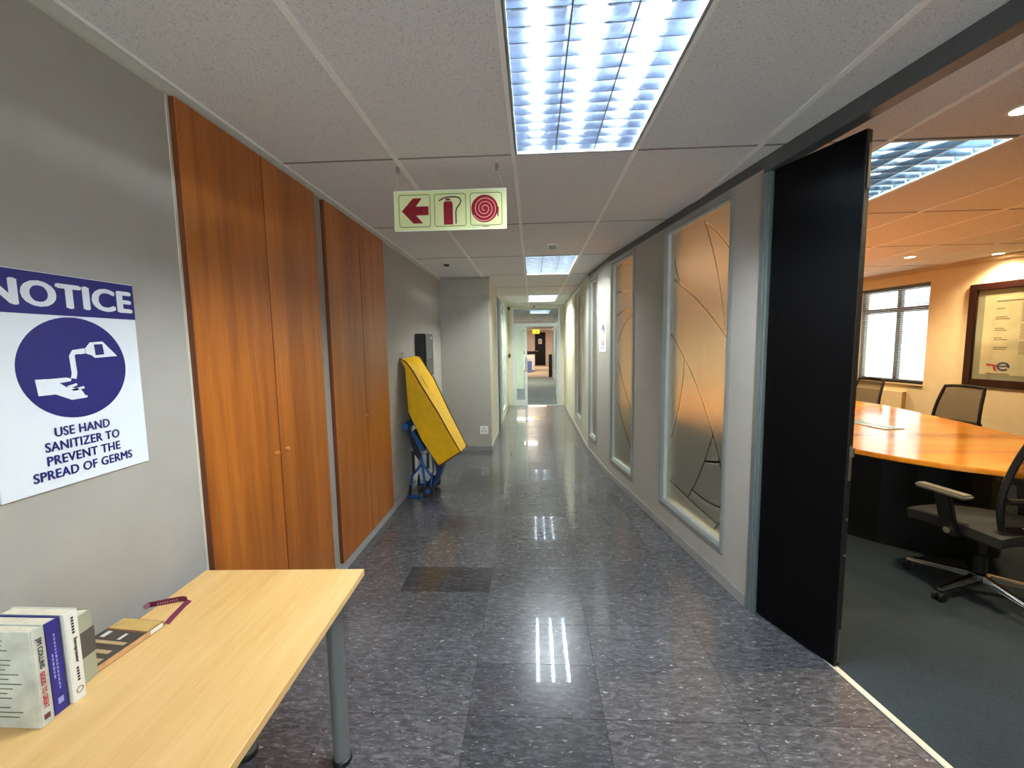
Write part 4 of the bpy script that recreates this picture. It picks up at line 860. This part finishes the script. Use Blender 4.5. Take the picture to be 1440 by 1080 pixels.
def office_chair(label, x, y, rz, star, group=None, lift=0.0):
    r = thing('office_chair', label, 'chair', (x, y, 0), rz, group)
    g = []
    for i in range(9):
        s_ = i/8; row_ = []
        for j in range(9):
            u = j/4-1; xx = -0.24+0.49*s_; w_ = 0.245*(1-0.10*s_**3); z = 0.475-0.02*s_**4-0.012*u**4 + 0.006*math.sin(s_*PI); row_.append((xx, u*w_, z))
        g.append(row_)
    top = [p for p in g]; mb = MB().sheet(g); mb.sheet([[(p[0]*0.98, p[1]*0.97, p[2]-0.055) for p in row_][::-1] for row_ in g])
    edge = [g[0][j] for j in range(9)] + [g[i][8] for i in range(1, 9)] + [g[8][j] for j in range(7, -1, -1)] + [g[i][0] for i in range(7, 0, -1)]
    n = len(edge); mb.add(edge+[(p[0]*0.98, p[1]*0.97, p[2]-0.055) for p in edge], [(i, (i+1) % n, (i+1) % n+n, i+n) for i in range(n)])
    obj('seat', mb, M_seat, r, local=True, smooth=True)
    obj('seat_pan', MB().box(-0.2, 0.2, -0.2, 0.2, 0.385, 0.42), M_plastic_black, r, local=True, bevel=0.012)
    loop = [back_pt(-1, k/10) for k in range(11)] + [back_pt(-1+k/5*1.0, 1.0)+Vector((0, 0, 0.012*math.sin(k/10*PI))) for k in range(1, 10)] + [back_pt(1, k/10) for k in range(10, -1, -1)] + [back_pt(1-k/5, 0.0) for k in range(1, 10)]
    loop.append(loop[0])
    obj('back_frame', MB().tube(loop, 0.016, 8), M_plastic_black, r, local=True, smooth=True)
    gr = [[tuple(back_pt(u/4-1, w_/10)) for u in range(9)] for w_ in range(11)]
    obj('back_mesh', MB().sheet(gr), M_mesh, r, local=True, smooth=True)
    obj('lumbar_bar', MB().tube([back_pt(u/4-1, 0.30)+Vector((-0.025, 0, 0)) for u in range(9)], 0.018, 8), M_plastic_black, r, local=True, smooth=True)
    obj('back_support', MB().tube([(-0.05, 0, 0.40), (-0.22, 0, 0.40), (-0.29, 0, 0.47), (-0.30, 0, 0.66)], 0.025, 10), M_plastic_black, r, local=True, smooth=True)
    for s_ in (-1, 1):
        ar = obj('arm_post', MB().prism([(-0.07, s_*0.255, 0.40), (0.01, s_*0.255, 0.40), (0.05, s_*0.275, 0.635), (-0.03, s_*0.275, 0.635)], (0, s_*0.03, 0)).box(-0.06, 0.0, min(s_*0.18, s_*0.27), max(s_*0.18, s_*0.27), 0.395, 0.425), M_plastic_black, r, local=True, bevel=0.006)
        obj('arm_pad', MB().box(-0.12, 0.14, s_*0.29-0.036, s_*0.29+0.036, 0.635, 0.662), plain('grey_arm_pad', (128, 124, 112), 0.35, 0.2), ar, local=True, bevel=0.01)
        obj('arm_button', MB().cyl((-0.03, s_*0.285, 0.43), (-0.03, s_*0.30, 0.43), 0.018, n=12), M_chrome, ar, local=True)
    for part in r.children:
        part.location.z += lift
    obj('gas_column', MB().cyl((0, 0, 0.09), (0, 0, 0.24), 0.03, n=16).cyl((0, 0, 0.24), (0, 0, 0.39+lift), 0.02, n=16), M_plastic_black, r, local=True, smooth=True)
    obj('lever', MB().tube([(0.05, -0.1, 0.385+lift), (0.05, -0.27, 0.375+lift)], 0.008, 8), M_plastic_black, r, local=True, smooth=True)
    obj('base_hub', MB().lathe([(0.042, 0.07), (0.05, 0.085), (0.046, 0.125), (0.034, 0.135)], n=20), M_chrome, r, local=True, smooth=True)
    for k in range(5):
        a = star+2*PI*k/5; d = Vector((math.cos(a), math.sin(a), 0)); q = Vector((-d.y, d.x, 0))
        A = [d*0.035-q*0.022+Vector((0, 0, 0.09)), d*0.035+q*0.022+Vector((0, 0, 0.09)), d*0.035+q*0.018+Vector((0, 0, 0.125)), d*0.035-q*0.018+Vector((0, 0, 0.125))]
        B = [d*0.325-q*0.014+Vector((0, 0, 0.066)), d*0.325+q*0.014+Vector((0, 0, 0.066)), d*0.325+q*0.010+Vector((0, 0, 0.082)), d*0.325-q*0.010+Vector((0, 0, 0.082))]
        sg = obj('star_leg', MB().loft(A, B), M_chrome, r, local=True, bevel=0.004)
        e = d*0.312
        obj('castor', MB().cyl(e+q*0.006+Vector((0, 0, 0.027)), e+q*0.024+Vector((0, 0, 0.027)), 0.027, n=16).cyl(e-q*0.024+Vector((0, 0, 0.027)), e-q*0.006+Vector((0, 0, 0.027)), 0.027, n=16).cyl(e+Vector((0, 0, 0.03)), e+Vector((0, 0, 0.068)), 0.008, n=8).cyl(e-q*0.01+Vector((0, 0, 0.04)), e+q*0.01+Vector((0, 0, 0.04)), 0.02, n=12), M_plastic_black, sg, local=True, smooth=True)
    return r
CA = math.radians(100)
office_chair('black mesh office chair turned sideways near the boardroom doorway', 2.66, 2.50, CA, math.radians(52)-CA)
office_chair('black mesh office chair across the table, between window and framed letter', 4.56, 4.84, math.radians(190), 0.3, lift=-0.085)
office_chair('black mesh office chair below the boardroom window, mostly hidden by the black door', 4.40, 5.95, math.radians(186), 0.1, lift=-0.085)

# ------------------------------------------------------------------ door and glazed panel of the narrow corridor's left wall
d2 = sroot('door_2', 'dark door with steel lever in the cream passage wall', 'door', (NX-0.03, DY0, 0))
fm = M_alu_light
for a, b, z0_, z1_ in ((DY0, DY0+0.04, 0, 2.40), (DY1-0.04, DY1, 0, 2.40), (DY0+0.04, DY1-0.04, 2.36, 2.40)):
    obj('frame', MB().box(NX-0.12, NX+0.012, a, b, z0_, z1_), fm, d2, bevel=0.003)
obj('leaf', MB().box(NX-0.06, NX-0.02, DY0+0.042, DY1-0.042, 0.006, 2.357), plain('dark_brown_laminate', (46, 42, 38), 0.4), d2, bevel=0.002, seg=1)
obj('lever_handle', MB().cyl((NX-0.02, DY0+0.12, 1.0), (NX+0.03, DY0+0.12, 1.0), 0.010, n=10).cyl((NX+0.03, DY0+0.115, 1.0), (NX+0.03, DY0+0.24, 1.0), 0.009, n=10), M_steel, d2, smooth=True)
obj('lock_plate', MB().box(NX-0.02, NX-0.014, DY0+0.09, DY0+0.14, 1.22, 1.32), M_plastic_black, d2)
wl = sroot('window_6', 'tall glazed side panel in the cream passage wall', 'window', (NX, SY0, 0))
for a, b, z0_, z1_ in ((SY0, SY0+0.05, 0.12, 2.40), (SY1-0.05, SY1, 0.12, 2.40)):
    obj('frame_stile', MB().box(NX-0.09, NX+0.012, a, b, z0_, z1_), fm, wl, bevel=0.003)
obj('frame_rail', MB().box(NX-0.09, NX+0.012, SY0+0.05, SY1-0.05, 0.12, 0.18), fm, wl, bevel=0.003); obj('frame_rail', MB().box(NX-0.09, NX+0.012, SY0+0.05, SY1-0.05, 2.35, 2.40), fm, wl, bevel=0.003)
obj('glass_pane', MB().box(NX-0.04, NX-0.034, SY0+0.05, SY1-0.05, 0.18, 2.35), plain('pale_grey_back_painted_glass', (176, 184, 176), 0.15, var=0.02), wl)
struct(obj('wall_side_room', MB().box(-2.3, -2.2, RY+0.12, EY, 0, CZ).box(-2.3, NX-0.12, RY+0.121, RY+0.14, 0, CZ), M_wall_far))

# ------------------------------------------------------------------ glazed screen at the end
struct(obj('wall_end', MB().box(NX, -0.515, EY, EY+0.1, 0, CZ).box(0.685, RX, EY, EY+0.1, 0, CZ).box(-0.515, 0.685, EY, EY+0.1, 2.40, CZ), M_wall_far))
gs = sroot('door_3', 'glazed aluminium double door with fanlight closing the passage', 'door', (0.08, EY, 0))
A0, A1 = -0.515, 0.685
obj('frame_stile', MB().box(A0, A0+0.045, EY-0.01, EY+0.06, 0, 2.40), M_alu_light, gs, bevel=0.003); obj('frame_stile', MB().box(A1-0.045, A1, EY-0.01, EY+0.06, 0, 2.40), M_alu_light, gs, bevel=0.003)
obj('frame_head', MB().box(A0+0.045, A1-0.045, EY-0.01, EY+0.06, 2.36, 2.40), M_alu, gs, bevel=0.003)
obj('transom', MB().box(A0+0.045, A1-0.045, EY-0.01, EY+0.06, 1.96, 2.045), M_alu_light, gs, bevel=0.003)
obj('fanlight_glass', MB().box(A0+0.045, A1-0.045, EY+0.02, EY+0.026, 2.045, 2.36), M_glass, gs)
lf = obj('door_leaf', MB().box(-0.468, -0.405, EY, EY+0.045, 0.008, 1.955).box(-0.20, -0.137, EY, EY+0.045, 0.008, 1.955).box(-0.405, -0.20, EY, EY+0.045, 0.008, 0.13).box(-0.405, -0.20, EY, EY+0.045, 1.89, 1.955), M_alu_light, gs, bevel=0.003)
obj('leaf_glass', MB().box(-0.405, -0.20, EY+0.02, EY+0.026, 0.13, 1.89), M_glass, lf)
obj('frosted_film', MB().box(-0.403, -0.222, EY+0.018, EY+0.0198, 0.42, 1.885), plain('pale_green_film', (206, 226, 214), 0.4, var=0.02), lf)
obj('pull_handle', MB().tube([(-0.17, EY, 0.86), (-0.17, EY-0.045, 0.88), (-0.17, EY-0.045, 1.18), (-0.17, EY, 1.20)], 0.010, 8), M_steel, lf, smooth=True)
# open right leaf swung into the far office
rl = obj('door_leaf', MB().box(0.60, 0.638, EY+0.07, EY+0.12, 0.008, 1.955).box(0.60, 0.638, EY+0.55, EY+0.60, 0.008, 1.955).box(0.60, 0.638, EY+0.12, EY+0.55, 0.008, 0.13).box(0.60, 0.638, EY+0.12, EY+0.55, 1.89, 1.955), M_alu_light, gs, bevel=0.003)
obj('leaf_glass', MB().box(0.616, 0.622, EY+0.12, EY+0.55, 0.13, 1.89), M_glass, rl)
struct(obj('trim_end_threshold', MB().box(A0+0.045, A1-0.045, EY-0.03, EY+0.05, 0, 0.006), M_alu_light))
cc = thing('dome_camera', 'tiny white dome camera on top of the glazed screen', 'camera', (0.05, EY-0.03, 2.44))
obj('housing', MB().cyl((0.05, EY, 2.445), (0.05, EY-0.035, 2.445), 0.05, 0.044, 20), M_white, cc, smooth=True, bevel=0.004)
obj('lens', MB().cyl((0.05, EY-0.035, 2.445), (0.05, EY-0.055, 2.445), 0.026, 0.016, 16), M_plastic_black, cc, smooth=True)
rb = thing('alarm_sounder', 'small dark red alarm box high in the passage corner', 'alarm', (-0.575, EY-0.03, 2.38))
obj('body', MB().box(-0.607, -0.545, EY-0.045, EY-0.0005, 2.375, 2.455), plain('alarm_red', (120, 20, 18), 0.4), rb, bevel=0.006)
obj('lens', MB().box(-0.595, -0.557, EY-0.055, EY-0.045, 2.39, 2.42), plain('alarm_lens', (70, 12, 12), 0.25), rb, bevel=0.004)
kp = thing('door_keypad', 'small dark keypad on the cream end wall', 'keypad', (-0.577, EY-0.02, 1.22))
obj('body', MB().box(-0.602, -0.552, EY-0.025, EY-0.0005, 1.205, 1.30), plain('brown_grey_plastic', (84, 78, 64), 0.5), kp, bevel=0.004)
obj('key_panel', MB().box(-0.594, -0.56, EY-0.028, EY-0.025, 1.215, 1.255), M_plastic_black, kp)

# ------------------------------------------------------------------ beyond the screen
M_fwall = plain('far_pinkish_wall', (216, 202, 188), 0.7)
struct(obj('wall_far_left', MB().box(-2.3, -2.2, EY, 30.2, 0, CZ).box(-2.2, NX, EY+0.1, EY+0.12, 0, CZ), M_fwall))
struct(obj('wall_far_end', MB().box(-2.3, 2.6, 30.0, 30.1, 0, CZ), M_fwall))
struct(obj('wall_far_outer', MB().box(2.5, 2.6, EY+0.1, 30.0, 0, CZ).box(RX+TH, 2.5, EY+0.0, EY+0.1, 0, CZ), M_fwall))
wx = 0.90; fw2 = MB(); Of = Vector((wx, EY+0.1, 0)); holes = [(1.2+k*1.95, 2.75+k*1.95, 0.35, 2.2) for k in range(4)]
seg_wall(fw2, Of, Vector((0, 1, 0)), Vector((-1, 0, 0)), (0, 8.9), holes, 0.1); struct(obj('wall_far_right', fw2, plain('far_grey_wall', (190, 196, 194), 0.6)))
struct(obj('baseboard_far_right', MB().box(wx-0.015, wx, EY+0.1, EY+9.0, 0, 0.09), M_skirt))
for k, (a, b, z0_, z1_) in enumerate(holes):
    q = sroot('window_%d' % (7+k), 'glazed partition panel along the far office passage', 'window', (wx, EY+0.1+a, 0)); q['group'] = 'far office partition panels'
    y0_, y1_ = EY+0.1+a, EY+0.1+b
    obj('frame', MB().box(wx-0.012, wx+0.1, y0_, y0_+0.05, z0_, z1_).box(wx-0.012, wx+0.1, y1_-0.05, y1_, z0_, z1_).box(wx-0.012, wx+0.1, y0_+0.05, y1_-0.05, z0_, z0_+0.05).box(wx-0.012, wx+0.1, y0_+0.05, y1_-0.05, z1_-0.05, z1_), M_alu_light, q)
    obj('glass_pane', MB().box(wx+0.03, wx+0.036, y0_+0.05, y1_-0.05, z0_+0.05, z1_-0.05), M_glass, q)
struct(obj('trim_dark_end_post', MB().box(0.74, 0.92, 19.32, 19.42, 0, 1.05), plain('dark_brown_post', (36, 26, 22), 0.4)))
struct(obj('wall_far_header', MB().box(-2.2, 2.5, 19.45, 19.55, 2.25, CZ).box(0.98, 2.5, 19.45, 19.55, 0, 2.25), M_fwall))
d4 = sroot('door_4', 'black door with a white paper sign at the far end of the offices', 'door', (0.55, 29.98, 0))
obj('leaf', MB().box(0.17, 0.92, 29.95, 29.999, 0.01, 2.36), M_black, d4, bevel=0.003)
obj('paper_sign', MB().box(0.42, 0.67, 29.944, 29.95, 1.55, 1.90), M_white, d4)
obj('paper_sign_print', MB().box(0.50, 0.59, 29.942, 29.944, 1.65, 1.80), plain('grey_print', (120, 120, 130), 0.6), d4)
obj('lever_handle', MB().cyl((0.25, 29.95, 1.02), (0.25, 29.90, 1.02), 0.02, n=8).cyl((0.25, 29.90, 1.02), (0.42, 29.90, 1.06), 0.02, n=8), M_chrome, d4)
es = thing('exit_sign', 'yellow hanging sign in front of the far black door', 'sign', (0.17, 20.6, 2.1))
obj('plate', MB().box(0.0, 0.35, 20.6, 20.62, 2.04, 2.25), emit('lit_yellow_sign', (1.0, 0.78, 0.05, 1), 1.0), es)
obj('arrow_print', MB().box(0.19, 0.24, 20.598, 20.6, 2.12, 2.17), M_bk_ink, es)
for x in (0.03, 0.32): obj('hanging_wire', MB().cyl((x, 20.61, 2.25), (x, 20.61, CZ), 0.004, n=6), M_steel, es)
ct = thing('reception_counter', 'white reception counter with black top seen through the open glass door', 'counter', (-0.4, 23.6, 0))
obj('body', MB().box(-1.0, 0.10, 23.4, 24.0, 0.06, 0.98), M_white, ct, bevel=0.01)
obj('plinth', MB().box(-0.96, 0.06, 23.44, 23.96, 0.0, 0.06), M_black, ct)
obj('counter_top', MB().box(-1.05, 0.14, 23.35, 24.05, 0.98, 1.14), M_black, ct, bevel=0.01)
bn = thing('blue_crate', 'pale blue plastic crate standing before the white counter', 'crate', (-0.2, 22.5, 0))
obj('body', MB().loft([(-0.36, 22.36, 0.0), (-0.06, 22.36, 0.0), (-0.06, 22.62, 0.0), (-0.36, 22.62, 0.0)], [(-0.38, 22.34, 0.62), (-0.04, 22.34, 0.62), (-0.04, 22.64, 0.62), (-0.38, 22.64, 0.62)]), plain('pale_blue_plastic', (112, 140, 214), 0.4), bn, bevel=0.01)
obj('white_liner', MB().box(-0.35, -0.14, 22.37, 22.61, 0.62, 0.80), M_white, bn, bevel=0.02)
hd = bpy.data.lights.new('reception_lamp', 'AREA'); hd.energy = 60; hd.color = (1.0, 0.86, 0.72); hd.shape = 'RECTANGLE'; hd.size = 1.1; hd.size_y = 0.5
for k, (x, y) in enumerate(((-0.4, 16.5), (-0.4, 22.0), (0.3, 27.0))):
    r = thing('ceiling_lamp_panel', 'flat ceiling lamp panel out of sight in the far offices', 'ceiling light', (x, y, CZ-0.01), 0, 'far office lamp panels')
    obj('frame', MB().box(-0.58, 0.58, -0.28, 0.28, 0.002, 0.009), M_white, r, local=True)
    lo = bpy.data.objects.new('lamp', hd); C.objects.link(lo); lo.parent = r; lo.location = (0, 0, -0.01)
